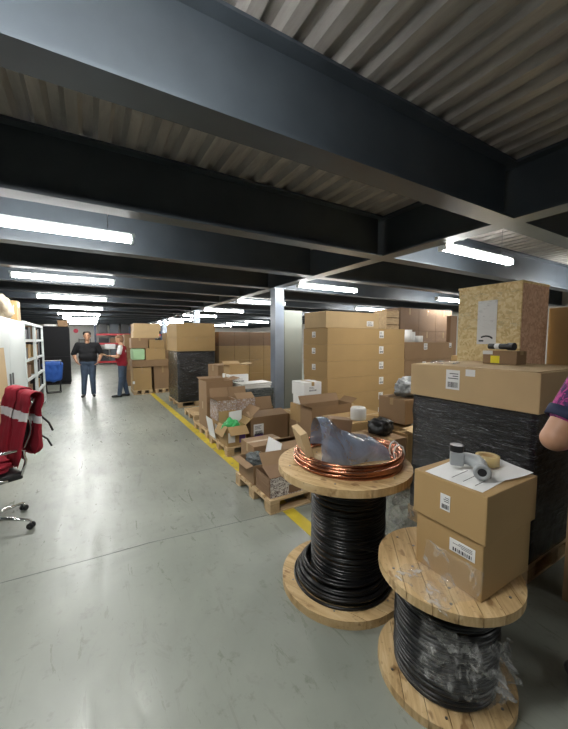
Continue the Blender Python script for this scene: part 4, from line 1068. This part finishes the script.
    if cl.get('vest'):
        vest = [(a, b, r0 + .022, r1 + .022) for a, b, r0, r1 in tors[:-3]] + [((-.12 * B, 0, 1.40), (.12 * B, 0, 1.40), .07, .07)]
        blob('vest', sc(vest), M[cl['vest']], r, voxel, 4)
    if cl.get('trim'):
        for nm, s_ in (('L', -1), ('R', 1)):
            sh = Vector((s_ * .185 * B, 0, 1.40)); el = Vector(J['el' + nm]); a = sh + (el - sh) * (cl['sleeve'] + .0); d = (el - sh).normalized()
            mb = MB(); T = Matrix.Translation(V(a + d * .0)) @ d.to_track_quat('Z', 'Y').to_matrix().to_4x4()
            mb.lathe([(.058 * k * af, .0), (.068 * k * af, .0), (.066 * k * af, .045), (.058 * k * af, .045)], 24, M[cl['trim']], T); mb.build('sleeve_trim', r)
    return r
# person in black polo
person((-.05, 10.85, 0), radians(176), dict(elL=(-.32, -.05, 1.15), wrL=(-.25, .10, .95), elR=(.33, -.04, 1.15), wrR=(.25, .1, .95), arm=1.15, hdL=(.5, .5, -.6), hdR=(-.5, .5, -.6), upL=(-1, 0, 0), upR=(1, 0, 0), knL=(-.09, .03, .5), anL=(-.10, 0, .085), knR=(.10, .02, .5), anR=(.13, 0, .085)),
       dict(shirt='blackcloth', pants='denim', hair='hair', sleeve=.95), 'person in a black polo shirt and jeans standing in the aisle, elbows out', 1.83, .016, 1.2)
# person in red vest, in profile facing left
rv = person((.78, 10.35, 0), radians(75), dict(elL=(-.25, .06, 1.14), wrL=(-.14, .28, 1.17), elR=(.25, .05, 1.13), wrR=(.14, .28, 1.15), upL=(0, 0, 1), upR=(0, 0, 1), sideL=(1, 0, 0), sideR=(-1, 0, 0), head=(0, .06), knL=(-.10, .02, .5), anL=(-.11, .08, .085), knR=(.1, .0, .5), anR=(.11, -.08, .085)),
            dict(shirt='white', pants='denim', hair='hair2', sleeve=.55, vest='red'), 'person in a red vest and jeans in profile, looking at papers in hand', 1.74, .016, 1.15)
ob = MB().box(-.1, .1, 0, .14, 0, .02, M['card3'], bevel=.003).build('clipboard', None, (.78 - .40, 10.35 + .10, 1.17), (radians(15), 0, radians(75))); tag(ob, 'small brown clipboard held by the person in the red vest', 'clipboard')
# person at the right edge: facing away from the camera, left elbow out
person((2.00, .44, 0), radians(-30.4), dict(elL=(-.335, .0, 1.16), wrL=(-.10, .10, 1.14), elR=(.30, .02, 1.14), wrR=(.10, .2, 1.12), upL=(0, 1, .2), upR=(0, 1, .2), sideL=(0, 0, 1), sideR=(0, 0, 1), arm=1.22, knL=(-.125, -.03, .5), anL=(-.155, -.09, .085), fdL=(.2, 1, 0), anR=(.1, -.02, .085)),
       dict(shirt='polo', pants='blackcloth', hair='hair', sleeve=.55, trim='navy'), 'person at the right edge with magenta patterned sleeve and bent bare elbow', 1.78, .008, 1.05)
